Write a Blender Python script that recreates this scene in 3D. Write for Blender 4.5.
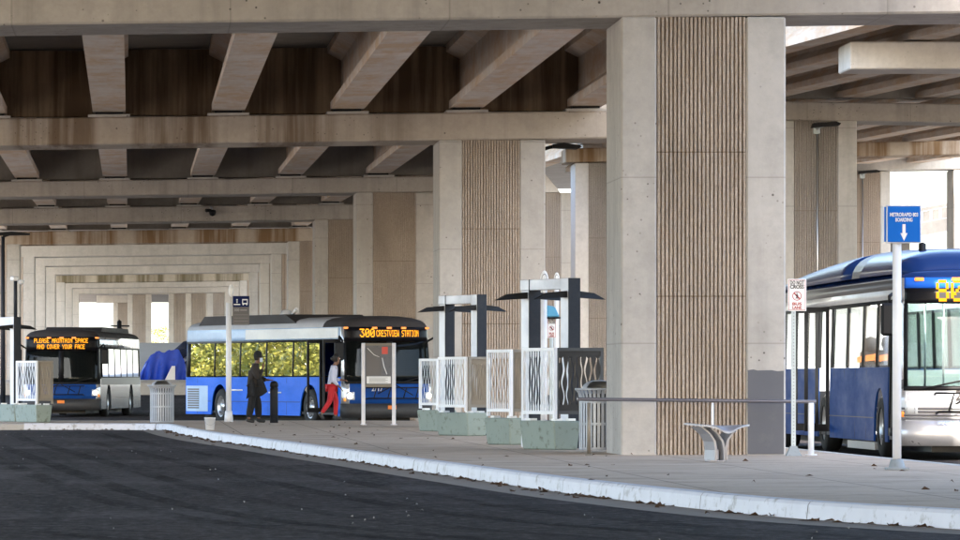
import bpy, bmesh, math, random
from mathutils import Vector, Matrix
R = math.radians
random.seed(7)
for o in list(bpy.data.objects): bpy.data.objects.remove(o)
scn = bpy.context.scene
col = scn.collection

# ------------------------------------------------------------------ camera, sky, sun, exposure
F = 5200.0            # focal length in photo pixels (photo is 960 wide)
VX, HY = 150.0, 380.0 # where the bridge axis vanishes, where the ground's horizon lies
CH = 1.22             # eye height above the road
cam_d = bpy.data.cameras.new('camera'); cam = bpy.data.objects.new('camera', cam_d); col.objects.link(cam)
cam_d.sensor_width = 36.0; cam_d.lens = F/960*36
cam_d.shift_x = (480-VX)/960; cam_d.shift_y = (HY-270)/960
cam_d.clip_start = 0.5; cam_d.clip_end = 6000
cam.location = (0, 0, CH); cam.rotation_euler = (R(90), 0, 0)
scn.camera = cam

SUN_EL, SUN_AZ = 34.0, 184.0          # azimuth clockwise from +Y: the sun stands behind the camera
w = bpy.data.worlds.new('World'); scn.world = w; w.use_nodes = True
wn = w.node_tree.nodes; bg = wn['Background']
sky = wn.new('ShaderNodeTexSky'); sky.sky_type = 'NISHITA'; sky.sun_disc = False
sky.sun_elevation = R(SUN_EL); sky.sun_rotation = R(SUN_AZ)
sky.air_density = 1.0; sky.dust_density = 2.0; sky.ozone_density = 1.0
w.node_tree.links.new(sky.outputs[0], bg.inputs[0]); bg.inputs[1].default_value = 0.15
sun_d = bpy.data.lights.new('sun', 'SUN'); sun_d.energy = 2.4; sun_d.angle = R(0.5); sun_d.color = (1, .9, .76)
sun = bpy.data.objects.new('sun', sun_d); col.objects.link(sun)
_a, _e = R(SUN_AZ), R(SUN_EL)
to_sun = Vector((math.sin(_a)*math.cos(_e), math.cos(_a)*math.cos(_e), math.sin(_e)))
sun.rotation_euler = to_sun.to_track_quat('Z', 'Y').to_euler(); sun.location = (0, -50, 60)
scn.view_settings.view_transform = 'Standard'; scn.view_settings.look = 'None'
scn.view_settings.exposure = 2.8; scn.view_settings.gamma = 1; scn.view_settings.use_curve_mapping = False

# ------------------------------------------------------------------ materials
def newmat(name):
    m = bpy.data.materials.new(name); m.use_nodes = True
    return m, m.node_tree.nodes, m.node_tree.links, m.node_tree.nodes['Principled BSDF']
def simple(name, c, rough=.5, metal=0, coat=0, spec=.5, emit=None, es=0):
    m, n, l, b = newmat(name)
    b.inputs['Base Color'].default_value = (*c, 1); b.inputs['Roughness'].default_value = rough
    b.inputs['Metallic'].default_value = metal; b.inputs['Coat Weight'].default_value = coat
    b.inputs['Coat Roughness'].default_value = .05
    b.inputs['Specular IOR Level'].default_value = spec
    if emit: b.inputs['Emission Color'].default_value = (*emit, 1); b.inputs['Emission Strength'].default_value = es
    return m
def math_(n, l, op, a, b=None, clamp=False):
    x = n.new('ShaderNodeMath'); x.operation = op; x.use_clamp = clamp
    for i, v in enumerate((a, b)):
        if v is None: continue
        if isinstance(v, (int, float)): x.inputs[i].default_value = v
        else: l.new(v, x.inputs[i])
    return x.outputs[0]
def mapr(n, l, v, a, b, c=0., d=1.):
    x = n.new('ShaderNodeMapRange'); l.new(v, x.inputs[0])
    for i, k in enumerate((a, b, c, d)): x.inputs[i+1].default_value = k
    return x.outputs[0]
def noise(n, l, vec, scale, detail=4, rough=.55, sc=None):
    if sc:
        mp = n.new('ShaderNodeVectorMath'); mp.operation = 'MULTIPLY'; l.new(vec, mp.inputs[0]); mp.inputs[1].default_value = sc; vec = mp.outputs[0]
    x = n.new('ShaderNodeTexNoise'); l.new(vec, x.inputs['Vector']); x.inputs['Scale'].default_value = scale
    x.inputs['Detail'].default_value = detail; x.inputs['Roughness'].default_value = rough
    return x.outputs['Fac']
def mix(n, l, fac, a, b):
    x = n.new('ShaderNodeMix'); x.data_type = 'RGBA'
    for i, v in ((0, fac), (6, a), (7, b)):
        if isinstance(v, (int, float)): x.inputs[i].default_value = v
        elif isinstance(v, tuple): x.inputs[i].default_value = (*v, 1) if len(v) == 3 else v
        else: l.new(v, x.inputs[i])
    return x.outputs[2]
def bump(n, l, b, h, strength=.4, dist=.02):
    x = n.new('ShaderNodeBump'); x.inputs['Strength'].default_value = strength; x.inputs['Distance'].default_value = dist
    l.new(h, x.inputs['Height']); l.new(x.outputs[0], b.inputs['Normal'])
def position(n): return n.new('ShaderNodeNewGeometry').outputs['Position']
def objco(n): return n.new('ShaderNodeTexCoord').outputs['Object']

def concrete(name, c1, c2, pits=.95, streak=.35, rust=0., gate=None, dark=None, tint=None, lines=None):
    m, n, l, b = newmat(name)
    p = position(n)
    big = noise(n, l, p, .45, 5, .6); fine = noise(n, l, p, 9, 5, .65)
    c = mix(n, l, mapr(n, l, big, .3, .7), c1, c2)
    c = mix(n, l, mapr(n, l, fine, .35, .75, 0, .35), c, tuple(v*.72 for v in c1))
    st = noise(n, l, p, 1.0, 4, .6, (2.6, 2.6, .12))
    c = mix(n, l, mapr(n, l, st, .5, .78, 0, streak), c, tuple(v*.45 for v in c1))
    md = noise(n, l, p, 1.9, 6, .7)
    c = mix(n, l, mapr(n, l, md, .48, .72, 0, .45), c, tuple(v*.70 for v in c1))
    lt_ = noise(n, l, p, 1.0, 4, .6, (.7, .7, .25)); c = mix(n, l, mapr(n, l, lt_, .55, .7, 0, .35), c, tuple(min(.8, v*1.22) for v in c2))
    if pits:
        v = n.new('ShaderNodeTexVoronoi'); v.inputs['Scale'].default_value = 3.6; l.new(p, v.inputs['Vector'])
        gt = noise(n, l, p, 1.3, 2)
        hole = math_(n, l, 'MULTIPLY', mapr(n, l, v.outputs['Distance'], .05, .085, 1, 0), mapr(n, l, gt, .45, .56))
        v2 = n.new('ShaderNodeTexVoronoi'); v2.inputs['Scale'].default_value = 8.5; l.new(p, v2.inputs['Vector'])
        h2 = math_(n, l, 'MULTIPLY', mapr(n, l, v2.outputs['Distance'], .09, .15, .9, 0), mapr(n, l, noise(n, l, p, 1.1, 3), .50, .60))
        hole = math_(n, l, 'MAXIMUM', hole, h2)
        c = mix(n, l, math_(n, l, 'MULTIPLY', hole, pits), c, (.06, .05, .045))
    if lines:
        sx = n.new('ShaderNodeSeparateXYZ'); l.new(p, sx.inputs[0])
        fx = math_(n, l, 'FRACT', math_(n, l, 'DIVIDE', math_(n, l, 'ADD', sx.outputs[lines[0]], 200.37), lines[1]))
        c = mix(n, l, mapr(n, l, fx, .0, lines[2], .55, 0), c, tuple(v*.45 for v in c1))
    if tint:
        tn = noise(n, l, p, 1, 5, .65, (.9, .5, .9)); t3 = noise(n, l, p, 1, 4, .7, (4, .8, 4))
        c = mix(n, l, mapr(n, l, math_(n, l, 'ADD', math_(n, l, 'MULTIPLY', tn, .6), math_(n, l, 'MULTIPLY', t3, .4)), .44, .60, 0, .75), c, tint)
    if rust:
        # brown run-off stains that hang between the girder seats
        s = n.new('ShaderNodeSeparateXYZ'); l.new(p, s.inputs[0])
        r1 = noise(n, l, p, 1.0, 5, .7, (1.5, .3, .10)); r2 = noise(n, l, p, 1.0, 3, .6, (5.5, .3, .15))
        k = math_(n, l, 'ADD', math_(n, l, 'MULTIPLY', r1, .65), math_(n, l, 'MULTIPLY', r2, .35))
        k = mapr(n, l, k, .36, .56)
        if gate is not None:
            f = math_(n, l, 'FRACT', math_(n, l, 'DIVIDE', math_(n, l, 'SUBTRACT', s.outputs[0], gate[0]-200*gate[1]), gate[1]))
            f = math_(n, l, 'ABSOLUTE', math_(n, l, 'SUBTRACT', f, .5))        # .5 at a girder, 0 midway
            k = math_(n, l, 'MULTIPLY', k, mapr(n, l, f, .30, .38, 1, 0))
            if len(gate) > 2: k = math_(n, l, 'MULTIPLY', k, mapr(n, l, s.outputs[0], gate[2], gate[2]+3, 1, .0))
        k = math_(n, l, 'MULTIPLY', k, rust, True)
        c = mix(n, l, k, c, dark or (.16, .075, .028))
    l.new(c, b.inputs['Base Color']); b.inputs['Roughness'].default_value = .88; b.inputs['Specular IOR Level'].default_value = .25
    bump(n, l, b, fine, .25, .015)
    return m
M = {}
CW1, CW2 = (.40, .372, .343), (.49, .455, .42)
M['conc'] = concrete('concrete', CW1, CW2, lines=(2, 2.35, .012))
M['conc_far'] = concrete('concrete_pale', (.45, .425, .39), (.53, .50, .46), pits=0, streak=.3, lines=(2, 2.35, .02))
M['cap'] = concrete('concrete_cap', (.35, .315, .28), (.43, .39, .35), pits=1, streak=.5, lines=(0, 3.1, .012))
M['cap_stain'] = concrete('concrete_cap_stained', (.39, .335, .28), (.46, .40, .34), pits=.7, streak=.5, rust=.8, gate=(-.78, 2.62, 3.5), dark=(.115, .068, .034))
M['cap_rust'] = concrete('concrete_cap_rusty', (.44, .36, .28), (.50, .43, .35), pits=0, rust=.95, gate=(-1.05, 2.62), dark=(.19, .11, .05))
M['cap_moss'] = concrete('concrete_cap_mossy', (.40, .36, .29), (.46, .41, .34), pits=0, rust=.9, gate=(-1.3, 2.62), dark=(.12, .10, .055))
M['girder'] = concrete('concrete_girder', (.56, .50, .445), (.66, .585, .52), pits=.3, streak=.15, tint=(.50, .33, .19))  # tint paints warm sunlight bounced off the ground into the girder colour
M['diaph'] = concrete('concrete_diaphragm', (.36, .255, .165), (.45, .33, .22), pits=0, streak=.6, rust=.85, dark=(.085, .05, .028))
M['diaph2'] = concrete('concrete_diaphragm_plain', (.33, .30, .265), (.40, .365, .32), pits=0, streak=.4)
M['deck'] = concrete('concrete_deck', (.24, .22, .20), (.30, .28, .25), pits=0, streak=0)
M['conc_dark'] = concrete('concrete_darkened', (.085, .083, .082), (.115, .112, .11), pits=0, streak=.4)  # flyover colour darkened to offset the full sun falling on it
M['conc_blue'] = concrete('concrete_light', (.55, .52, .49), (.64, .61, .58), pits=.3, streak=.2)

def grime(m, c, k=.6):
    n, l = m.node_tree.nodes, m.node_tree.links; b = n['Principled BSDF']; p = objco(n)
    a = noise(n, l, p, 1.4, 6, .65, (.6, 1, 1.6)); d = noise(n, l, p, 14, 4, .7)
    v = math_(n, l, 'ADD', math_(n, l, 'MULTIPLY', a, .7), math_(n, l, 'MULTIPLY', d, .3))
    l.new(mix(n, l, mapr(n, l, v, .42, .66, 0, k), c, tuple(x*.5+.04 for x in c)), b.inputs['Base Color'])
    l.new(mapr(n, l, a, .35, .7, b.inputs['Roughness'].default_value, b.inputs['Roughness'].default_value+.25), b.inputs['Roughness'])
def ribbed(name, c1, c2):
    m, n, l, b = newmat(name); p = position(n)
    g = noise(n, l, p, 26, 5, .8); big = noise(n, l, p, .8, 4, .6, (1, 1, .5))
    c = mix(n, l, mapr(n, l, g, .3, .7), c1, c2); c = mix(n, l, mapr(n, l, big, .35, .75, 0, .45), c, tuple(v*.6 for v in c1))
    l.new(c, b.inputs['Base Color']); b.inputs['Roughness'].default_value = .95; b.inputs['Specular IOR Level'].default_value = .15
    bump(n, l, b, g, .8, .03); return m
M['rib'] = ribbed('ribbed_aggregate', (.36, .29, .235), (.56, .47, .39))
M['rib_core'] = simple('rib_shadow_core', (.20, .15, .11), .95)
M['rib_grey'] = ribbed('ribbed_aggregate_grey', (.29, .255, .225), (.50, .44, .385))

def asphalt():
    m, n, l, b = newmat('asphalt'); p = position(n)
    a = noise(n, l, p, 30, 5, .85); big = noise(n, l, p, .22, 6, .65); tr = noise(n, l, p, 1, 5, .65, (.16, .10, 1)); t2 = noise(n, l, p, 1, 4, .6, (1.3, .05, 1)); sp = noise(n, l, p, 11, 3, .7)
    c = mix(n, l, mapr(n, l, big, .36, .64), (.024, .018, .018), (.054, .045, .043))
    c = mix(n, l, mapr(n, l, tr, .50, .62, 0, .7), c, (.095, .083, .08))
    c = mix(n, l, mapr(n, l, t2, .52, .62, 0, .55), c, (.013, .012, .012))
    c = mix(n, l, mapr(n, l, a, .50, .70, 0, .55), c, (.17, .16, .155))
    c = mix(n, l, mapr(n, l, sp, .66, .74, 0, .6), c, (.20, .185, .17))
    gr = noise(n, l, p, 1, 4, .7, (9, 2.6, 1)); c = mix(n, l, mapr(n, l, gr, .52, .66, 0, .45), c, (.15, .135, .13)); c = mix(n, l, mapr(n, l, gr, .34, .47, .6, 0), c, (.014, .012, .012))
    v = n.new('ShaderNodeTexVoronoi'); v.feature = 'DISTANCE_TO_EDGE'; v.inputs['Scale'].default_value = .13
    wob = n.new('ShaderNodeVectorMath'); wob.operation = 'ADD'; l.new(p, wob.inputs[0])
    nz = n.new('ShaderNodeTexNoise'); nz.inputs['Scale'].default_value = .6; nz.inputs['Detail'].default_value = 5; l.new(p, nz.inputs['Vector'])
    sc = n.new('ShaderNodeVectorMath'); sc.operation = 'SCALE'; l.new(nz.outputs['Color'], sc.inputs[0]); sc.inputs['Scale'].default_value = 5
    l.new(sc.outputs[0], wob.inputs[1]); l.new(wob.outputs[0], v.inputs['Vector'])
    c = mix(n, l, mapr(n, l, v.outputs['Distance'], .003, .008, .85, 0), c, (.012, .011, .011))
    l.new(c, b.inputs['Base Color']); l.new(mapr(n, l, big, .3, .7, .7, .9), b.inputs['Roughness'])
    b.inputs['Specular IOR Level'].default_value = .06
    bump(n, l, b, a, .6, .015); return m
M['asphalt'] = asphalt()
def pavement():
    m, n, l, b = newmat('pavement'); p = position(n)
    a = noise(n, l, p, 22, 4, .75); big = noise(n, l, p, .5, 5, .65)
    c = mix(n, l, mapr(n, l, big, .3, .7), (.43, .33, .245), (.55, .435, .335))
    c = mix(n, l, mapr(n, l, a, .5, .75, 0, .4), c, (.15, .12, .10))
    st = noise(n, l, p, 1.1, 6, .7); c = mix(n, l, mapr(n, l, st, .52, .66, 0, .45), c, (.19, .145, .11))
    br = n.new('ShaderNodeTexBrick'); br.inputs['Scale'].default_value = 1; br.inputs['Mortar Size'].default_value = .012
    br.inputs['Brick Width'].default_value = 1.8; br.inputs['Row Height'].default_value = 1.8; br.offset = 0
    l.new(p, br.inputs['Vector'])
    c = mix(n, l, math_(n, l, 'MULTIPLY', br.outputs['Fac'], .7), c, (.08, .065, .055))
    v = n.new('ShaderNodeTexVoronoi'); v.inputs['Scale'].default_value = 1.7; l.new(p, v.inputs['Vector'])
    c = mix(n, l, mapr(n, l, v.outputs['Distance'], .04, .09, .6, 0), c, (.06, .05, .045))
    l.new(c, b.inputs['Base Color']); b.inputs['Roughness'].default_value = .9; b.inputs['Specular IOR Level'].default_value = .2
    bump(n, l, b, a, .3, .01); return m
M['pave'] = pavement()
def worn_paint(name, c, under, amt=.5, rough=.6, scale=5):
    m, n, l, b = newmat(name); p = position(n)
    a = noise(n, l, p, scale, 6, .7); d = noise(n, l, p, 1.6, 4, .6)
    k = mix(n, l, mapr(n, l, d, .35, .7, 0, .3), c, tuple(v*.7 for v in c))
    k = mix(n, l, mapr(n, l, a, .55, .68, 0, amt), k, under)
    l.new(k, b.inputs['Base Color']); b.inputs['Roughness'].default_value = rough
    bump(n, l, b, a, .12, .008); return m
M['kerb_white'] = worn_paint('kerb_white', (.62, .62, .66), (.24, .22, .20), .85)
M['kerb_plain'] = worn_paint('kerb_plain', (.40, .37, .33), (.22, .20, .18), .5)
M['gutter'] = worn_paint('gutter', (.22, .18, .145), (.10, .085, .07), .7, .9, 3)
M['greenblock'] = worn_paint('green_block', (.25, .30, .265), (.09, .095, .065), .8, .8, 7)
M['earth'] = worn_paint('earth', (.36, .325, .28), (.22, .21, .15), .7, .95, .6)
M['bank'] = worn_paint('bank', (.42, .38, .33), (.28, .25, .2), .5, .95, .5)
M['patchgrey'] = worn_paint('grey_cover_paint', (.105, .105, .118), (.14, .135, .135), .4, .8, 4)
M['white_metal'] = worn_paint('white_metal', (.78, .79, .82), (.45, .45, .46), .12, .4, 4)
M['silver'] = simple('silver', (.62, .62, .66), .38, .35)
M['steel'] = simple('steel', (.55, .55, .56), .32, .8)
M['galv'] = worn_paint('galvanised', (.48, .53, .53), (.34, .37, .37), .4, .45, 9)
M['darkpost'] = simple('dark_post', (.014, .017, .024), .5, 0, 0, .3)
M['black'] = simple('black', (.008, .008, .009), .55, 0, 0, .25)
M['blackgloss'] = simple('black_gloss', (.006, .006, .008), .3, 0, 0, .15)
M['brownmetal'] = simple('bronze_metal', (.20, .175, .14), .5, .25)
M['darkslat'] = simple('dark_slats', (.05, .048, .047), .45, .2)
M['bench'] = simple('bench_metal', (.34, .34, .37), .4, .4)
M['railmetal'] = simple('rail_metal', (.16, .16, .19), .28, .6)
M['basegrey'] = worn_paint('base_grey', (.24, .27, .29), (.15, .16, .17), .5, .6, 9)
M['canmetal'] = simple('can_metal', (.42, .44, .48), .45, .3)
M['rubber'] = simple('rubber', (.014, .014, .014), .8)
M['rim'] = simple('rim', (.55, .55, .56), .3, .7)
M['amber'] = simple('amber_lamp', (.9, .28, .04), .3, emit=(1, .3, .05), es=.12)
M['headlamp'] = simple('headlamp', (.9, .9, .85), .2, emit=(1, .9, .72), es=4)
M['lens'] = simple('lens', (.75, .77, .78), .15, .1, .5)
M['led'] = simple('led', (.02, .01, .0), .8, 0, 0, 0, emit=(1, .36, .02), es=.34)
M['redlens'] = simple('red_lens', (.5, .02, .02), .3)
M['blue'] = simple('bus_blue', (.014, .15, .78), .4, .0, 0, .12)
M['blue_deep'] = simple('bus_blue_deep', (.012, .065, .27), .35, 0, 0, .03)
M['blue_roof'] = simple('bus_roof_blue', (.010, .03, .12), .2, 0, 0, .10)
M['paleblue'] = simple('bus_pale_band', (.44, .60, .82), .3, .0, 0, .3)
M['buswhite'] = simple('bus_white', (.72, .72, .74), .3, .1, .6)
M['bussilver'] = simple('bus_silver', (.66, .66, .68), .22, .65, .4)
M['chrome'] = simple('bus_chrome', (.60, .64, .72), .2, .85)
M['shroud'] = simple('roof_shroud', (.035, .03, .03), .6, 0, 0, .3)
M['greyband'] = simple('grey_band', (.16, .16, .17), .4, .3)
M['bumper'] = simple('bumper', (.02, .02, .022), .5)
M['navy'] = simple('navy_sign', (.006, .014, .07), .5, 0, 0, .1)
M['signblue'] = simple('sign_blue', (.008, .13, .52), .5, 0, 0, .1)
M['signwhite'] = simple('sign_white', (.78, .78, .78), .4)
M['signgrey'] = simple('sign_grey', (.10, .095, .10), .4)
M['text_black'] = simple('text_black', (.03, .025, .025), .5)
M['text_red'] = simple('text_red', (.35, .02, .02), .5)
M['text_white'] = simple('text_white', (.8, .8, .8), .5)
M['text_grey'] = simple('text_grey', (.30, .30, .31), .5)
M['poster'] = worn_paint('poster', (.13, .13, .14), (.04, .04, .045), .8, .6, 6)
M['skin'] = simple('skin', (.17, .085, .05), .55)
M['mask'] = simple('face_mask', (.55, .62, .72), .7)
M['cloth_brown'] = worn_paint('cloth_brown', (.032, .025, .021), (.018, .014, .012), .5, .95, 14)
M['cloth_black'] = simple('cloth_black', (.010, .010, .011), .9)
M['cloth_red'] = simple('cloth_red', (.42, .012, .018), .8)
M['cloth_pale'] = worn_paint('cloth_pale', (.50, .52, .62), (.40, .42, .52), .4, .9, 8)
M['hair'] = simple('hair', (.010, .008, .007), .6)
M['shoe'] = simple('shoe', (.55, .53, .52), .6)
M['shoe_dark'] = simple('shoe_dark', (.02, .02, .02), .6)
M['tarp'] = worn_paint('tarp_blue', (.006, .055, .50), (.005, .02, .22), .6, .5, 4)
M['tent'] = simple('tent_navy', (.02, .03, .07), .6)
M['tentgrey'] = simple('tent_grey', (.40, .42, .48), .6)
M['tealhood'] = simple('teal_hood', (.10, .34, .50), .5)
M['bucket'] = simple('bucket_white', (.78, .77, .76), .45)
M['bark'] = worn_paint('bark', (.34, .32, .28), (.18, .16, .13), .6, .95, 6)
M['leafdry'] = worn_paint('dry_leaf', (.10, .055, .03), (.05, .03, .02), .6, .9, 9)
M['bit'] = simple('paper_bit', (.36, .35, .34), .8)
M['seat'] = simple('seat_fabric', (.02, .02, .025), .8)
M['orange'] = simple('orange_trim', (.75, .20, .02), .6)
M['busfloor'] = simple('bus_floor', (.08, .08, .085), .7)
def glass(name, tint, gl, alpha, fz=.6):
    m, n, l, b = newmat(name)
    out = n['Material Output']; n.remove(b)
    t = n.new('ShaderNodeBsdfTransparent'); t.inputs[0].default_value = (*tint, 1)
    g = n.new('ShaderNodeBsdfGlossy'); g.inputs[0].default_value = (*gl, 1); g.inputs['Roughness'].default_value = .02
    d = n.new('ShaderNodeBsdfDiffuse'); d.inputs[0].default_value = (.01, .012, .012, 1)
    lw = n.new('ShaderNodeLayerWeight'); lw.inputs[0].default_value = .5; fac = math_(n, l, 'ADD', math_(n, l, 'MULTIPLY', math_(n, l, 'POWER', lw.outputs['Facing'], 5.0), fz), .03)
    m1 = n.new('ShaderNodeMixShader'); m1.inputs[0].default_value = alpha; l.new(t.outputs[0], m1.inputs[2]); l.new(d.outputs[0], m1.inputs[1])
    m2 = n.new('ShaderNodeMixShader'); l.new(fac, m2.inputs[0]); l.new(m1.outputs[0], m2.inputs[1]); l.new(g.outputs[0], m2.inputs[2])
    l.new(m2.outputs[0], out.inputs[0]); return m
M['glass'] = glass('bus_glass_clear', (.94, .97, .96), (.95, .97, 1), .97, .55)
M['glass_mid'] = glass('bus_glass_mid', (.62, .74, .72), (.6, .62, .64), .62, .5)
M['glass_dark'] = glass('bus_glass_tinted', (.25, .28, .27), (.32, .34, .36), .45)
# mirror-coated coach glass: strong reflection
M['glass_grey'] = simple('bus_glass_grey', (.42, .45, .5), .03, 1.0)
M['lining'] = simple('bus_lining', (.75, .75, .73), .6)
M['tube'] = simple('ceiling_glow_mat', (.8, .8, .8), .5, emit=(1, .97, .9), es=12)  # added glow, stronger than real cabin lighting
M['glass_mirror'] = simple('bus_glass_coated', (.86, .86, .82), .003, 1.0)
def leafmat(name, c1, c2):
    m, n, l, b = newmat(name)
    r = n.new('ShaderNodeObjectInfo').outputs['Random']; p = position(n)
    c = mix(n, l, mapr(n, l, noise(n, l, p, .9, 3), .35, .65), c1, c2)
    l.new(c, b.inputs['Base Color']); b.inputs['Roughness'].default_value = .6; b.inputs['Specular IOR Level'].default_value = .2
    return m
M['leaf'] = leafmat('leaf_yellow_green', (.10, .115, .022), (.24, .22, .045))

for k_, q_ in (('blue', .45), ('blue_deep', .5), ('buswhite', .3), ('bussilver', .15), ('bumper', .5), ('shroud', .5), ('paleblue', .35), ('canmetal', .5), ('silver', .25), ('darkpost', .4)):
    grime(M[k_], tuple(M[k_].node_tree.nodes['Principled BSDF'].inputs['Base Color'].default_value)[:3], q_)
# ------------------------------------------------------------------ mesh helpers
class MB:
    def __init__(s): s.bm = bmesh.new(); s.mats = []; s.mi = 0
    def mat(s, m):
        if m not in s.mats: s.mats.append(m)
        s.mi = s.mats.index(m); return s
    def _tag(s, faces):
        for f in faces: f.material_index = s.mi
    def quad(s, a, b, c, d):
        f = s.bm.faces.new([s.bm.verts.new(v) for v in (a, b, c, d)]); f.material_index = s.mi
    def hexa(s, p, bev=0):          # 8 corners: bottom 4 (ccw), top 4
        v = [s.bm.verts.new(q) for q in p]
        fs = [s.bm.faces.new([v[i] for i in k]) for k in ((3, 2, 1, 0), (4, 5, 6, 7), (0, 1, 5, 4), (1, 2, 6, 5), (2, 3, 7, 6), (3, 0, 4, 7))]
        s._tag(fs)
        if bev:
            es = list({e for f in fs for e in f.edges})
            r = bmesh.ops.bevel(s.bm, geom=es, offset=bev, segments=1, affect='EDGES', profile=.5)
            s._tag(r['faces'])
        return s
    def box(s, x0, x1, y0, y1, z0, z1, bev=0):
        return s.hexa([(x0, y0, z0), (x1, y0, z0), (x1, y1, z0), (x0, y1, z0), (x0, y0, z1), (x1, y0, z1), (x1, y1, z1), (x0, y1, z1)], bev)
    def prism(s, poly, axis, a, b):  # poly of 2D points extruded along an axis ('x','y','z') from a to b
        def pt(p, k):
            return {'x': (k, p[0], p[1]), 'y': (p[0], k, p[1]), 'z': (p[0], p[1], k)}[axis]
        va = [s.bm.verts.new(pt(p, a)) for p in poly]; vb = [s.bm.verts.new(pt(p, b)) for p in poly]
        n = len(poly); fs = [s.bm.faces.new(va[::-1]), s.bm.faces.new(vb)]
        for i in range(n): fs.append(s.bm.faces.new((va[i], va[(i+1) % n], vb[(i+1) % n], vb[i])))
        s._tag(fs); return s
    def tube(s, pts, r, seg=10, cap=True):
        pts = [Vector(p) for p in pts]; rs = r if isinstance(r, (list, tuple)) else [r]*len(pts)
        rings = []
        for i, p in enumerate(pts):
            t = (pts[min(i+1, len(pts)-1)]-pts[max(i-1, 0)]).normalized()
            u = t.cross(Vector((0, 0, 1)));
            if u.length < 1e-3: u = t.cross(Vector((0, 1, 0)))
            u.normalize(); v = u.cross(t)
            rings.append([s.bm.verts.new(p+(u*math.cos(k*2*math.pi/seg)+v*math.sin(k*2*math.pi/seg))*rs[i]) for k in range(seg)])
        fs = []
        for a, b in zip(rings, rings[1:]):
            for k in range(seg):
                f = s.bm.faces.new((a[k], a[(k+1) % seg], b[(k+1) % seg], b[k])); f.smooth = True; fs.append(f)
        if cap: fs.append(s.bm.faces.new(rings[0])); fs.append(s.bm.faces.new(rings[-1][::-1]))
        s._tag(fs); return s
    def lathe(s, prof, c=(0, 0, 0), seg=24, axis='z'):
        def pt(r, h, a):
            x, y = r*math.cos(a), r*math.sin(a)
            q = {'z': (x, y, h), 'y': (x, h, y), 'x': (h, x, y)}[axis]
            return (q[0]+c[0], q[1]+c[1], q[2]+c[2])
        rings = [[s.bm.verts.new(pt(max(r, 1e-4), h, k*2*math.pi/seg)) for k in range(seg)] for r, h in prof]
        fs = []
        for a, b in zip(rings, rings[1:]):
            for k in range(seg):
                f = s.bm.faces.new((a[k], a[(k+1) % seg], b[(k+1) % seg], b[k])); f.smooth = True; fs.append(f)
        s._tag(fs); return s
    def grid(s, f, us, vs, th=0, smooth=True):
        """f(u, v, off) -> point; a sheet, given thickness th (inwards) when th > 0"""
        o = [[s.bm.verts.new(f(u, v, 0)) for v in vs] for u in us]; fs = []
        nu, nv = len(us), len(vs)
        for i in range(nu-1):
            for j in range(nv-1):
                fc = s.bm.faces.new((o[i][j], o[i+1][j], o[i+1][j+1], o[i][j+1])); fc.smooth = smooth; fs.append(fc)
        if th:
            q = [[s.bm.verts.new(f(u, v, -th)) for v in vs] for u in us]
            for i in range(nu-1):
                for j in range(nv-1): fs.append(s.bm.faces.new((q[i][j+1], q[i+1][j+1], q[i+1][j], q[i][j])))
            for i in range(nu-1):
                fs.append(s.bm.faces.new((o[i+1][0], o[i][0], q[i][0], q[i+1][0]))); fs.append(s.bm.faces.new((o[i][-1], o[i+1][-1], q[i+1][-1], q[i][-1])))
            for j in range(nv-1):
                fs.append(s.bm.faces.new((o[0][j], o[0][j+1], q[0][j+1], q[0][j]))); fs.append(s.bm.faces.new((o[-1][j+1], o[-1][j], q[-1][j], q[-1][j+1])))
        s._tag(fs); return s
    def build(s, name, mat=None, parent=None, fix=True):
        if fix: bmesh.ops.recalc_face_normals(s.bm, faces=s.bm.faces[:])
        me = bpy.data.meshes.new(name); s.bm.to_mesh(me); s.bm.free()
        for m in ([mat] if mat else s.mats): me.materials.append(m)
        o = bpy.data.objects.new(name, me); col.objects.link(o)
        if parent: o.parent = parent
        return o
def tag(o, label=None, cat=None, group=None, kind=None):
    if label: o['label'] = label
    if cat: o['category'] = cat
    if group: o['group'] = group
    if kind: o['kind'] = kind
    return o
def thing(name, label, cat, loc=(0, 0, 0), rz=0, group=None):
    o = bpy.data.objects.new(name, None); col.objects.link(o); o.empty_display_size = .2
    o.location = loc; o.rotation_euler = (0, 0, rz); return tag(o, label, cat, group)
def kids(o): return [c for c in bpy.data.objects if c.parent == o]
def copy_tree(o, parent=None):
    c = o.copy(); col.objects.link(c)
    if parent: c.parent = parent
    for k in kids(o): copy_tree(k, c)
    return c
def text_mesh(txt, size, width=None, depth=.004):
    cu = bpy.data.curves.new('text', 'FONT'); cu.body = txt; cu.size = size; cu.extrude = depth; cu.align_x = 'CENTER'; cu.align_y = 'CENTER'
    cu.resolution_u = 3; cu.offset = size*.022
    o = bpy.data.objects.new('text', cu); col.objects.link(o)
    me = bpy.data.meshes.new_from_object(o.evaluated_get(bpy.context.evaluated_depsgraph_get()))
    bpy.data.objects.remove(o); bpy.data.curves.remove(cu)
    if width:
        xs = [v.co.x for v in me.vertices]; k = width/(max(xs)-min(xs))
        for v in me.vertices: v.co.x *= k
    return me
def text(name, txt, size, mat, parent, loc, rot=(R(90), 0, 0), width=None):
    me = text_mesh(txt, size, width); me.name = name; me.materials.clear(); me.materials.append(mat)
    o = bpy.data.objects.new(name, me); col.objects.link(o); o.parent = parent; o.location = loc; o.rotation_euler = rot
    return o
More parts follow.
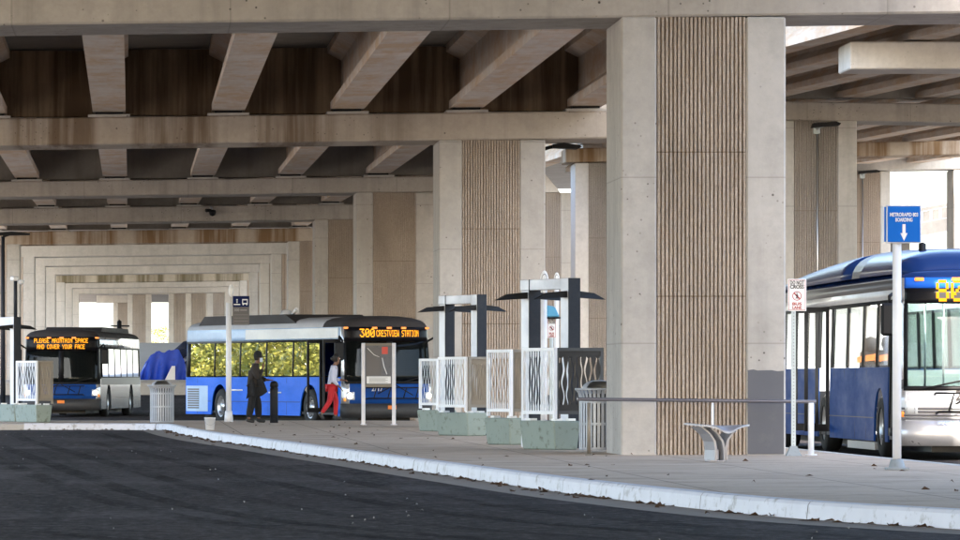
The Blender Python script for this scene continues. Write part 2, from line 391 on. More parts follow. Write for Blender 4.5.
FONT = {'0': '0e11131519110e', '3': '1f02040201110e', '8': '0e11110e11110e', 'A': '0e11111f111111', 'C': '0e11101010110e', 'D': '1e11111111111e', 'E': '1f10101e10101f',
 'F': '1f10101e101010', 'I': '0e04040404040e', 'L': '1010101010101f', 'M': '111b1515111111', 'N': '11191513111111', 'O': '0e11111111110e', 'P': '1e11111e101010',
 'R': '1e11111e141211', 'S': '0f10100e01011e', 'T': '1f040404040404', 'U': '1111111111110e', 'V': '111111110a0a04', 'W': '11111115151b11', 'Y': '11110a04040404', ' ': '00000000000000'}
def dots(mb, txt, w, h, place, bold=.62):
    """dot-matrix lettering: place(a, b) turns sign coordinates (a right, b up, centred) into a point; each lit dot is a small raised block"""
    n = len(txt); cw = w/(n*6-1); ch = h/7
    for i, t in enumerate(txt):
        rows = FONT[t]
        for r in range(7):
            bits = int(rows[2*r:2*r+2], 16)
            for k in range(5):
                if bits >> (4-k) & 1:
                    a = -w/2+(i*6+k+.5)*cw; b = h/2-(r+.5)*ch
                    ha, hb = cw*bold, ch*bold*.85
                    q = [place(a+p*ha, b+s*hb, 0) for p, s in ((-1, -1), (1, -1), (1, 1), (-1, 1))]
                    mb.quad(*q)

def S(y, z=0.): return (y-HY)/(CH-z)             # photo scale (px per metre) for a thing standing at height z with its foot at row y
def X(px, s): return (px-VX)/s
def Zr(y, s): return CH-(y-HY)/s
PZ = .16                                          # platform height

# ------------------------------------------------------------------ setting: ground, road, platform
g = MB(); g.quad((-2500, -300, -.012), (2500, -300, -.012), (2500, 4000, -.012), (-2500, 4000, -.012)); tag(g.build('ground', M['earth']), kind='structure')
r = MB(); r.quad((-13, -60, 0), (34, -60, 0), (34, 180, 0), (-13, 180, 0))
r.quad((-13, 180, 0), (34, 180, 0), (34, 214, .62), (-13, 214, .62)); tag(r.build('road', M['asphalt']), kind='structure')
b = MB()
prof = [(214, .62), (215, 1.18), (216, 1.20), (240, 1.25), (300, 2.4), (430, 4.3), (700, 4.6), (1400, 3)]
for (ya, za), (yb, zb) in zip(prof, prof[1:]):
    wa = 60 if ya < 300 else 300
    b.quad((-wa, ya, za), (wa, ya, za), (wa, yb, zb), (-wa, yb, zb))
tag(b.build('embankment', M['bank']), kind='structure')
lw = MB(); lw.box(-24, 40, 213.3, 213.9, .3, 1.12, .03)
tag(lw.build('low_wall', M['kerb_plain']), 'low grey concrete wall at the foot of the bank in front of the tents', 'wall')

KB = [(165, 430), (172, 432), (185, 435.5), (211, 440.5), (259, 447.5), (315, 456), (375, 465), (420, 472), (480, 481), (560, 493), (640, 503), (720, 512), (800, 520), (880, 525.5), (960, 530), (1060, 536)]
kl = [(X(p, S(y)), F/S(y)) for p, y in KB]
def resample(pts, step):
    out = [Vector(pts[0])]
    for a, b_ in zip(pts, pts[1:]):
        a, b_ = Vector(a), Vector(b_); n_ = max(1, int((b_-a).length/step))
        for i in range(1, n_+1): out.append(a.lerp(b_, i/n_))
    return out
def smooth(pts, it=3):
    for _ in range(it): pts = [pts[0]]+[(pts[i-1]+pts[i]*2+pts[i+1])/4 for i in range(1, len(pts)-1)]+[pts[-1]]
    return pts
def offs(pts, d):
    out = []
    for i, p in enumerate(pts):
        t = (pts[min(i+1, len(pts)-1)]-pts[max(i-1, 0)]).normalized(); out.append(p+Vector((-t.y, t.x))*d)
    return out
K = smooth(resample([(-8, kl[0][1]), (-3.2, kl[0][1]), (-1.2, kl[0][1])]+kl, .8), 4)      # runs from far left to near right; platform lies to its left-hand side
KI = offs(K, .16)
edge_right = [(10.35, 43.5), (10.1, 52), (9.98, 64), (9.85, 74), (9.8, 100), (9.6, 122), (9.0, 129), (7.8, 134.2), (6.5, 135.2), (-8, 135.2)]
pm = MB(); poly = [tuple(p) for p in KI]+[p for p in edge_right]
pm.prism(poly, 'z', 0.002, PZ); tag(pm.build('pavement', M['pave']), kind='structure')
def strip(name, mat, lines, prof):
  mb = MB(); mb.mat(mat)
  for line in (lines if isinstance(lines[0], list) else [lines]):
    n_ = [offs(line, d) for d, z in prof]
    vs = [[mb.bm.verts.new((n_[k][i].x, n_[k][i].y, prof[k][1])) for k in range(len(prof))] for i in range(len(line))]
    for i in range(len(line)-1):
        for k in range(len(prof)-1): mb.bm.faces.new((vs[i][k], vs[i+1][k], vs[i+1][k+1], vs[i][k+1]))
  return tag(mb.build(name), kind='structure')
white = [p for p in K if p.x > -3.35]; plain = [p for p in K if p.x <= -2.9]
def joints(line, every=4):
    out = []
    for i in range(0, len(line)-1, every):
        q = line[i:i+every+1]
        if len(q) < 2: continue
        e = (q[-1]-q[-2]).normalized()*.018; out.append(q[:-1]+[q[-1]-e])
    return out
core = offs(white, .02)
strip('kerb_bed', M['gutter'], white, [(.03, -.01), (.03, .13), (.05, .15), (.15, .15)])
strip('kerb', M['kerb_white'], joints(white), [(0, -.01), (.015, .13), (.035, .158), (.06, .166), (.165, .166), (.17, .15)])
strip('kerb', M['kerb_plain'], plain, [(0, -.01), (.015, .12), (.035, .150), (.06, .162), (.165, .162), (.17, .15)])
strip('gutter', M['gutter'], [p for p in K if p.x > -3.35], [(-.62, .004), (0.02, .006)])
er = smooth(resample(edge_right[::-1], 1.0), 2)
strip('kerb', M['kerb_plain'], [Vector(p) for p in er], [(-.01, -.01), (-.01, .155), (.01, .166), (.14, .166), (.14, .15)][::1])
def tyre():
    m, n, l, b = newmat('tyre_mark'); p = position(n); out = n['Material Output']
    t_ = n.new('ShaderNodeBsdfTransparent'); x = n.new('ShaderNodeMixShader'); a = noise(n, l, p, 1, 5, .7, (1.5, .12, 1))
    l.new(mapr(n, l, a, .35, .7, 0, .5), x.inputs[0]); l.new(t_.outputs[0], x.inputs[1]); l.new(b.outputs[0], x.inputs[2]); l.new(x.outputs[0], out.inputs[0])
    b.inputs['Base Color'].default_value = (.009, .008, .008, 1); b.inputs['Roughness'].default_value = .8; b.inputs['Specular IOR Level'].default_value = .1; return m
M['tyre'] = tyre()
tm = MB(); tm.mat(M['tyre'])
for d0, k0, k1 in ((-1.6, 18, 999), (-3.7, 14, 999), (-5.2, 12, 999), (-7.3, 10, 999), (-2.6, 40, 999), (-4.6, 44, 999)):
    ln_ = [p for p in K[k0:k1]]
    aa, bb = offs(ln_, d0+.14), offs(ln_, d0-.14)
    for i in range(len(ln_)-1): tm.quad((aa[i].x, aa[i].y, .004), (aa[i+1].x, aa[i+1].y, .004), (bb[i+1].x, bb[i+1].y, .004), (bb[i].x, bb[i].y, .004))
tag(tm.build('tyre_marks', M['tyre'], fix=False), 'faint dark tyre sweeps curving along the kerb on the asphalt', 'tyre marks', kind='stuff')
lt = MB()                                            # dry leaves gathered along the kerb
for i in range(900):
    k = random.randrange(3, len(K)-1); p = K[k].lerp(K[k-1], random.random())
    t = (K[k]-K[k-1]).normalized(); nn = Vector((-t.y, t.x)); d = -abs(random.gauss(0, .10))-.02
    if random.random() < .25: d = random.uniform(-.6, 6)
    q = p+nn*d; z0 = PZ+.006 if d > .17 else (.172 if d > 0 else .01)
    if d > .17 and (not (q.x < 9.5 and q.y < 134) or random.random() < .6): continue
    if math.sin(k*1.7)+random.random() < .2 and d < 0: continue
    a = random.uniform(0, 6.28); L_ = random.uniform(.02, .05)*(1.4 if d < 0 else 1); c = Vector((math.cos(a), math.sin(a)))*L_; e = Vector((-c.y, c.x))*.6; h = random.uniform(.005, .035)
    lt.quad((q.x-c.x, q.y-c.y, z0), (q.x+e.x, q.y+e.y, z0+h), (q.x+c.x, q.y+c.y, z0), (q.x-e.x, q.y-e.y, z0+h*.6))
tag(lt.build('leaf_litter', M['leafdry'], fix=False), 'dry brown leaves scattered along the white kerb and the gutter', 'leaf litter', kind='stuff')
bt = MB()
for i in range(80):
    y_ = random.uniform(38, 120); s_ = F/y_; x_ = random.uniform(-150/s_, 780/s_)
    kx = min(K, key=lambda p: abs(p.y-y_)).x
    if x_ > kx-.8: continue
    a = random.uniform(0, 6.28); L_ = random.uniform(.007, .018); c = Vector((math.cos(a), math.sin(a)))*L_; e = Vector((-c.y, c.x))*.6
    bt.quad((x_-c.x, y_-c.y, .004), (x_+e.x, y_+e.y, .018), (x_+c.x, y_+c.y, .006), (x_-e.x, y_-e.y, .024))
tag(bt.build('litter_bits', M['bit'], fix=False), 'small pale bits of grit and paper strewn over the dark asphalt', 'litter', kind='stuff')

# ------------------------------------------------------------------ the elevated road
CS = .0125                                            # cross slope of caps and girders
def shear_box(mb, x0, x1, y0, y1, zb, zt, bev=.0, cs=CS):
    mb.hexa([(x0, y0, zb+cs*x0), (x1, y0, zb+cs*x1), (x1, y1, zb+cs*x1), (x0, y1, zb+cs*x0), (x0, y0, zt+cs*x0), (x1, y0, zt+cs*x1), (x1, y1, zt+cs*x1), (x0, y1, zt+cs*x0)], bev)
def column(par, x0, x1, y0, y1, zt, mat, ribmat, ribs=22, z0=-.02, joints=(.30, .62)):
    """a slab pier: two smooth margins and a recessed ribbed panel in the front face"""
    w_ = x1-x0; ma, mc = x0+w_*.215, x1-w_*.24
    mb = MB(); mb.mat(mat)
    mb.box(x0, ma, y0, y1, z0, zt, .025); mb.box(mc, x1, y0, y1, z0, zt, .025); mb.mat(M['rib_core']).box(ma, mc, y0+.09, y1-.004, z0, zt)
    c = mb.build('column', None, par)
    pn = MB(); zs = [z0]+[z0+(zt-z0)*(1-j) for j in joints[::-1]]+[zt]
    for za, zb in zip(zs, zs[1:]):
        pts = []; n_ = ribs
        for i in range(n_):
            a = ma+(mc-ma)*(i/n_); d = (mc-ma)/n_
            pts += [(a+.02*d, .07), (a+.20*d, .068), (a+.32*d, .016), (a+.88*d, .016)]
        pts.append((mc, .075))
        nz = max(2, int((zb-za)/.12)) if ribs > 14 else 2
        va = []
        for j in range(nz+1):
            z = za+.006+(zb-za-.012)*j/nz
            va.append([pn.bm.verts.new((p[0]+(random.uniform(-.003, .003) if p[1] < .05 and ribs > 14 else 0), y0+p[1]+(random.uniform(0, .011) if p[1] < .05 and ribs > 14 else 0), z)) for p in pts])
        for a, b_ in zip(va, va[1:]):
            for i in range(len(pts)-1): pn.bm.faces.new((a[i], a[i+1], b_[i+1], b_[i]))
    tag(pn.build('ribbed_panel', ribmat, c))
    return c
BENTS = [  # scale, cap bottom, cap top at X=0, right pier x0, names
    (70.65, 6.27, 7.0, 6.67), (45.6, 6.40, 7.00, 6.34), (33.6, 6.72, 7.18, 6.14), (27.2, 7.03, 7.59, 6.05),
    (23.0, 7.17, 7.74, 6.00), (20.4, 7.32, 7.9, 5.95), (18.5, 7.44, 8.0, 5.95), (16.75, 7.57, 8.13, 5.95), (15.05, 7.75, 8.3, 5.95), (13.75, 7.95, 8.5, 5.95), (12.55, 8.13, 8.7, 5.95)]
ORD = ['nearest', 'second', 'third', 'fourth', 'fifth', 'sixth', 'seventh', 'eighth', 'ninth', 'tenth', 'eleventh']
BL = ['broad concrete pier and cap nearest the camera, behind the metal bench',
      'concrete pier and stained cap behind the dark gate posts, next after the nearest pier',
      'concrete pier and cap behind the bus with the number 300 sign, third from the camera',
      'concrete portal frame behind the roof of the blue and white bus, fourth from the camera',
      'concrete portal frame with rust streaked cap, first one with its left pier in view',
      'pale portal frame just beyond the rust streaked cap', 'pale portal frame second beyond the rust streaked cap', 'pale portal frame third beyond the rust streaked cap',
      'portal frame with dark mossy stains on its cap, far down the row', 'pale portal frame just beyond the mossy stained cap', 'farthest pale portal frame framing the white sky openings']
for i, (s, zb, zt, px0) in enumerate(BENTS):
    Y0 = F/s; D = 2.4
    t = thing('bridge_bent', BL[i], 'bridge support', (0, Y0, 0), 0, 'portal supports of the elevated road')
    far = i >= 4
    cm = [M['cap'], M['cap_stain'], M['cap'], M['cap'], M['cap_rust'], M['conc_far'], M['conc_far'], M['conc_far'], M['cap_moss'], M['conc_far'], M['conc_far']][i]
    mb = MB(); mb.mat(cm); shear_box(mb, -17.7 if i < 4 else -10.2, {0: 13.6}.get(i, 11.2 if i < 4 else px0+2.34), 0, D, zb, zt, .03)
    cap = mb.build('cap', None, t)
    if i < 6:                                         # bearing pedestals under the girders
        off = .15-.15*i
        for k in range(6):
            xc = -3.52+2.62*k+off; pd = MB(); pd.mat(M['conc'])
            shear_box(pd, xc-.46, xc+.46, .05, D-.12, zt+.002, zt+.06)
            pd.mat(M['black']); shear_box(pd, xc-.3, xc+.3, .2, D-.2, zt+.061, zt+.115)
            pd.build('bearing_seat', None, cap)
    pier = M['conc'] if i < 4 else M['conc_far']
    for x0 in ((px0,) if i < 4 else (-8.0, px0)): pass
    column(t, px0, px0+2.33, .004, D-.006, zb+CS*px0+.01, pier, M['rib'], 22 if i < 3 else (16 if i < 5 else 10))
    xl = -17.5 if i < 4 else -8.0
    column(t, xl, xl+2.34, .004, D-.006, zb+CS*xl+.01 if i < 4 else zb-CS*8+.08, pier, M['rib'], 10)
    if i == 0:                                        # grey graffiti cover-up on the right margin
        pp = MB(); x1 = px0+2.33; xa = x1-2.33*.24
        pts = [(xa+.02, .17), (x1-.03, .17), (x1-.03, 1.35), (x1-.12, 1.345), (x1-.2, 1.36), (x1-.4, 1.355), (xa+.1, 1.37), (xa+.02, 1.36)]
        pp.prism(pts, 'y', -.004, .003); o = pp.build('paint_patch', M['patchgrey'], t); tag(o, 'grey painted-over patch at the foot of the pier')
# two middle piers at the far end
for (pc, s, lab) in ((139.5, 10.2, 'ribbed pier standing between the two white sky openings'), (124, 9.2, 'slim far pier left of the one between the sky openings'), (181, 10.6, 'far pier closing the right of the right sky opening'), (199, 11.3, 'far ribbed pier above the tail of the blue and white bus'), (221, 11.9, 'far pier seen behind the stop sign pole')):
    t = thing('bridge_pier', lab, 'bridge pier', (X(pc, s), F/s, 0), 0, 'far piers beyond the portal frames')
    column(t, -1.17, 1.17, 0, 2, 9.6, M['conc_far'], M['rib_grey'], 10)
    mb = MB(); mb.mat(M['conc_far']); mb.box(-3, 3, -.1, 2.2, 9.62, 10.4); mb.build('cap', None, t)
def girder_prof(d):
    h = [(-.36, 0), (.36, 0), (.36, .18), (.11, .40), (.11, d-.32), (.42, d-.16), (.42, d)]
    return h+[(-x, z) for x, z in h[::-1] if not (x == -.36 and z == 0)][:-2]
def girder(par, xa, ya, za, xb, yb, zb, d=1.42, name='girder'):
    pr = [(-.36, 0), (.36, 0), (.36, .18), (.11, .40), (.11, d-.32), (.42, d-.16), (.42, d), (-.42, d), (-.42, d-.16), (-.11, d-.32), (-.11, .40), (-.36, .18)]
    mb = MB(); mb.mat(M['girder'])
    A = [mb.bm.verts.new((xa+x, ya, za+z)) for x, z in pr]; B = [mb.bm.verts.new((xb+x, yb, zb+z)) for x, z in pr]; n_ = len(pr)
    mb.bm.faces.new(A[::-1]); mb.bm.faces.new(B)
    for i in range(n_): mb.bm.faces.new((A[i], A[(i+1) % n_], B[(i+1) % n_], B[i]))
    return mb.build(name, None, par)
SPL = ['span with brown stained diaphragm nearest the camera, above the gate posts', 'span just beyond the stained cap, second from the camera', 'third span from the camera, above the bus with the number 300 sign', 'fourth span, the last with girder undersides in view']
for i in range(4):
    (s0, _, z0, _), (s1, _, z1, _) = BENTS[i], BENTS[i+1]
    ya, yb = F/s0+1.2, F/s1+1.2
    t = thing('bridge_span', SPL[i], 'bridge span', (0, ya, 0), 0, 'girder spans of the elevated road')
    xs = [-3.52+2.62*k for k in range(-2, 6)]
    ga, gb = .15-.15*i, -.15*i
    za, zb = z0+.12, z1+.12
    for x in xs:
        girder(t, x+ga, .04, za+CS*x, x+gb, yb-ya-.04, zb+CS*x)
    dk = MB(); dk.mat(M['deck'])
    dk.hexa([(-11, 0, za+1.43-.14), (11.3, 0, za+1.43+.14), (11.3, yb-ya, zb+1.43+.14), (-11, yb-ya, zb+1.43-.14), (-11, 0, za+1.75), (11.3, 0, za+1.95), (11.3, yb-ya, zb+1.95), (-11, yb-ya, zb+1.75)])
    dk.build('deck_slab', None, t)
    dm = M['diaph'] if i == 0 else M['diaph2']
    for a, b_ in zip(xs, xs[1:]):
        mb = MB(); mb.mat(dm); zc = zb+CS*(a+b_)/2
        mb.box(a+gb+.12, b_+gb-.12, yb-ya-.35, yb-ya-.05, zc-.055, zc+1.40); mb.build('diaphragm', None, t)
dk = MB(); dk.box(-12, 11.3, -140, 74.7, 8.5, 8.95); tag(dk.build('deck_slab', M['deck']), 'concrete deck slab overhead between the camera and the nearest pier', 'bridge deck')
dk = MB(); dk.box(11.4, 46, -140, 44, 9.2, 9.7); tag(dk.build('deck_slab', M['deck']), 'unseen slab added overhead to block light from behind and right of the camera', 'bridge deck')  # added out of view to cut the light on camera-facing surfaces
y5 = F/23+1.2; dk = MB()
dk.hexa([(-11, y5, 9.2), (11.3, y5, 9.4), (11.3, 440, 10.3), (-11, 440, 10.1), (-11, y5, 9.6), (11.3, y5, 9.8), (11.3, 440, 10.7), (-11, 440, 10.5)])
tag(dk.build('deck_slab', M['deck']), 'concrete deck carried by the far pale portal frames', 'bridge deck')
dk = MB(); dk.box(-9, 18, 440.2, 640, 10.75, 11.2); tag(dk.build('deck_slab', M['deck']), 'farthest concrete deck, over the piers by the white sky openings', 'bridge deck')

# ------------------------------------------------------------------ the ramp structure on the right
def rx(x156, y): return x156+.12*(156-y)
def rcap(mb, x0, x1, D, zl, zr_, h):
    mb.hexa([(x0, 0, zl), (x1, 0, zr_), (x1, D, zr_), (x0, D, zl), (x0, 0, zl+h), (x1, 0, zr_+h), (x1, D, zr_+h), (x0, D, zl+h)], .03)
t = thing('ramp_bent', 'bright pale cap end jutting from the right, uppermost right of the nearest pier', 'bridge support', (0, 130, 0), 0, 'supports of the ramp on the right')
mb = MB(); mb.mat(M['conc_blue']); rcap(mb, 17.5, 36, 2.2, 9.0, 9.0, .68); mb.build('cap', None, t)
column(t, 27, 29.4, .1, 2.1, 8.99, M['conc'], M['rib_grey'], 12)
t = thing('ramp_bent', 'grey ribbed pier with a lamp on it, right of the nearest pier behind the bus', 'bridge support', (0, 156.2, 0), 0, 'supports of the ramp on the right')
mb = MB(); mb.mat(M['cap']); rcap(mb, 13.0, 40, 2.2, 9.12, 8.72, .56); mb.build('cap', None, t)
column(t, 18.85, 21.25, .1, 2.1, 9.02, M['conc_far'], M['rib_grey'], 18)
column(t, 33.5, 35.9, .1, 2.1, 8.79, M['conc_far'], M['rib_grey'], 12)
t = thing('ramp_bent', 'bluish pier and rust marked cap in the gap left of the nearest pier', 'bridge support', (0, 192.6, 0), 0, 'supports of the ramp on the right')
mb = MB(); mb.mat(M['cap_rust']); rcap(mb, 15.4, 36, 2.2, 9.28, 9.70, .52); mb.build('cap', None, t)
column(t, 15.75, 18.1, .1, 2.1, 9.27, M['conc_blue'], M['rib_grey'], 16)
t = thing('ramp_bent', 'sunlit tan pier with a small lamp, left of the blue boarding sign', 'bridge support', (0, 228, 0), 0, 'supports of the ramp on the right')
mb = MB(); mb.mat(M['conc_far']); rcap(mb, 22, 40.5, 2.2, 10.25, 10.55, .62); mb.build('cap', None, t)
column(t, 30.6, 32.48, .1, 2.1, 10.38, M['conc_far'], M['rib'], 14)
column(t, 35.25, 37.5, .1, 2.1, 10.45, M['conc'], M['rib_grey'], 10)
t = thing('ramp_bent', 'far grey pier with a short cap below a patch of white sky', 'bridge support', (0, 232, 0), 0, 'supports of the ramp on the right')
mb = MB(); mb.mat(M['conc_blue']); mb.prism([(15, 9.6), (18.3, 9.6), (17.6, 10.45), (15, 10.45)], 'y', 0, 2.2); mb.build('cap', None, t)
column(t, 16.45, 18.95, .1, 2.1, 9.59, M['conc_far'], M['rib_grey'], 14)
t = thing('ramp_span', 'ramp span with slanting girders seen right of the nearest pier', 'bridge span', (0, 0, 0), 0, 'spans of the ramp')
for k in range(-1, 7):
    x = 16.15+2.42*k
    girder(t, rx(x, 100), 100, 9.75, x, 157.2, 9.72, 1.4)
mb = MB(); mb.mat(M['deck']); mb.hexa([(rx(12.6, 100), 100, 11.17), (rx(33, 100), 100, 11.17), (33, 157.2, 11.14), (12.6, 157.2, 11.14), (rx(12.6, 100), 100, 11.5), (rx(33, 100), 100, 11.5), (33, 157.2, 11.5), (12.6, 157.2, 11.5)]); mb.build('deck_slab', None, t)
mb = MB(); mb.mat(M['diaph2'])
for k in range(6): mb.box(16.15+2.42*k+.13, 16.15+2.42*(k+1)-.13, 156.9, 157.15, 9.72, 11.1)
mb.build('diaphragm', None, t)
t = thing('ramp_span', 'ramp span behind the lamp pier, its girder ends over the rust marked cap', 'bridge span', (0, 0, 0), 0, 'spans of the ramp')
for k in range(7):
    x = 16.15+2.42*k
    girder(t, x, 157.4, 9.72, rx(x, 193.6)+2.2, 193.6, 9.95+.02*k, 1.4)
mb = MB(); mb.mat(M['deck']); mb.hexa([(15, 157.4, 11.14), (33, 157.4, 11.14), (30.5, 193.6, 11.5), (12.5, 193.6, 11.4), (15, 157.4, 11.5), (33, 157.4, 11.5), (30.5, 193.6, 11.8), (12.5, 193.6, 11.75)]); mb.build('deck_slab', None, t)
t = thing('ramp_span', 'farthest ramp span, a slanting girder in the gap beside the nearest pier', 'bridge span', (0, 0, 0), 0, 'spans of the ramp')
for k in range(8): girder(t, 16.5+2.42*k, 193.8, 9.82+.03*k, 16.6+2.42*k, 234, 10.52+.05*k, 1.4)
mb = MB(); mb.mat(M['deck']); mb.hexa([(15, 193.8, 11.3), (35, 193.8, 11.6), (35, 300, 12.4), (15, 300, 12.1), (15, 193.8, 11.6), (35, 193.8, 11.9), (35, 300, 12.7), (15, 300, 12.4)]); mb.build('deck_slab', None, t)
t = thing('flyover', 'far flyover parapet rising to the right behind the boarding sign', 'bridge', (0, 0, 0))
mb = MB(); mb.mat(M['conc_dark'])
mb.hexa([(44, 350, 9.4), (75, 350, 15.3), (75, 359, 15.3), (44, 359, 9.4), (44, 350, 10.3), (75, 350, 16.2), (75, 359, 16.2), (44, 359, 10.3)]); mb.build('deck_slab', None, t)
mb = MB(); mb.mat(M['conc_dark'])
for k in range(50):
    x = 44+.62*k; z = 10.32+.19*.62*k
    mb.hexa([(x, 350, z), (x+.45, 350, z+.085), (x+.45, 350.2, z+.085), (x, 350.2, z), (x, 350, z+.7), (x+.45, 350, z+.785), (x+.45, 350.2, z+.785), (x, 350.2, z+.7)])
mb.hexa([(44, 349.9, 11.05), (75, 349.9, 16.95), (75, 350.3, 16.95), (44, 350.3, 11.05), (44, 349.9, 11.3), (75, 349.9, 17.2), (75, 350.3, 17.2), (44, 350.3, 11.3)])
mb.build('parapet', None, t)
for x in (50, 64): mb = MB(); mb.mat(M['conc_dark']); mb.box(x, x+1.6, 353, 355, 0, 9.3+.19*(x-44)+.1); mb.build('column', None, t)

# lamps on piers, street lamps, camera
def wall_lamp(label, x, y, z, k=1., flip=1):
    t = thing('wall_lamp', label, 'lamp', (x, y, z), 0, 'lamps on the piers')
    mb = MB(); mb.mat(M['galv']); mb.box(-.10*k, .10*k, -.08, 0, -.14*k, .1*k, .01); mb.tube([(0, -.05, 0), (.04*flip, -.25, .06), (.15*flip, -.4, .08)], .035, 8); mb.build('bracket', None, t)
    mb = MB(); mb.mat(M['black']); mb.prism([(-.22*k*flip, .02), (.62*k*flip, .10), (.66*k*flip, .16), (.5*k*flip, .21), (-.16*k*flip, .16)], 'y', -.6, -.25); mb.build('lamp_head', None, t)
    mb = MB(); mb.mat(M['steel']); mb.tube([(.02, -.03, -.14*k), (.02, -.03, -z+1)], .025, 6); mb.build('conduit', None, t)
wall_lamp('black wall lamp high on the grey ribbed pier behind the bus roof', X(815, 33.2), 156.25, Zr(130, 33.2))
wall_lamp('small black wall lamp on the sunlit tan pier left of the boarding sign', X(862, 22.8), 228.05, Zr(175, 22.8), 1.1)
t = thing('arm_lamp', 'flat dark lamp on an arm in the gap beside the nearest pier', 'lamp', (X(548.5, 45.6), 116.2, 0))
mb = MB(); mb.mat(M['black']); z = Zr(145, 45.0); mb.tube([(-.05, 0, z-.1), (.2, 0, z-.02), (.4, 0, z)], .04, 8); mb.build('arm', None, t)
mb = MB(); mb.mat(M['black']); mb.prism([(.25, z-.04), (.8, z-.07), (.9, z-.02), (.86, z+.02), (.5, z+.07), (.25, z+.04)], 'y', -.2, .2); mb.build('lamp_head', None, t)
t = thing('street_lamp', 'dark street lamp with a flat head at the left edge of the picture', 'street lamp', (X(3, 29), F/29, 0))
z = Zr(235, 29)
mb = MB(); mb.mat(M['darkpost']); mb.tube([(0, 0, 0), (0, 0, z-.05)], [.09, .06], 10); mb.build('pole', None, t)
mb = MB(); mb.mat(M['black']); mb.tube([(0, 0, z-.05), (.2, 0, z+.02)], .05, 8); mb.prism([(-.25, z-.02), (.2, z-.02), (.92, z+.0), (.94, z+.05), (.3, z+.12), (-.25, z+.08)], 'y', -.17, .17); mb.build('lamp_head', None, t)
t = thing('security_camera', 'small security camera fixed on the cap above the blue and white bus', 'camera', (X(211, 27.2), F/27.2, Zr(210, 27.2)))
mb = MB(); mb.mat(M['silver']); mb.tube([(0, 0, .1), (0, -.2, .02)], .05, 8); mb.build('bracket', None, t)
mb = MB(); mb.mat(M['black']); mb.lathe([(0, -.22), (.1, -.18), (.13, -.08), (.12, 0), (0, .02)], (.05, -.25, -.02), 12); mb.tube([(-.2, -.3, -.02), (0, -.2, -.02)], .06, 8); mb.build('camera_body', None, t)

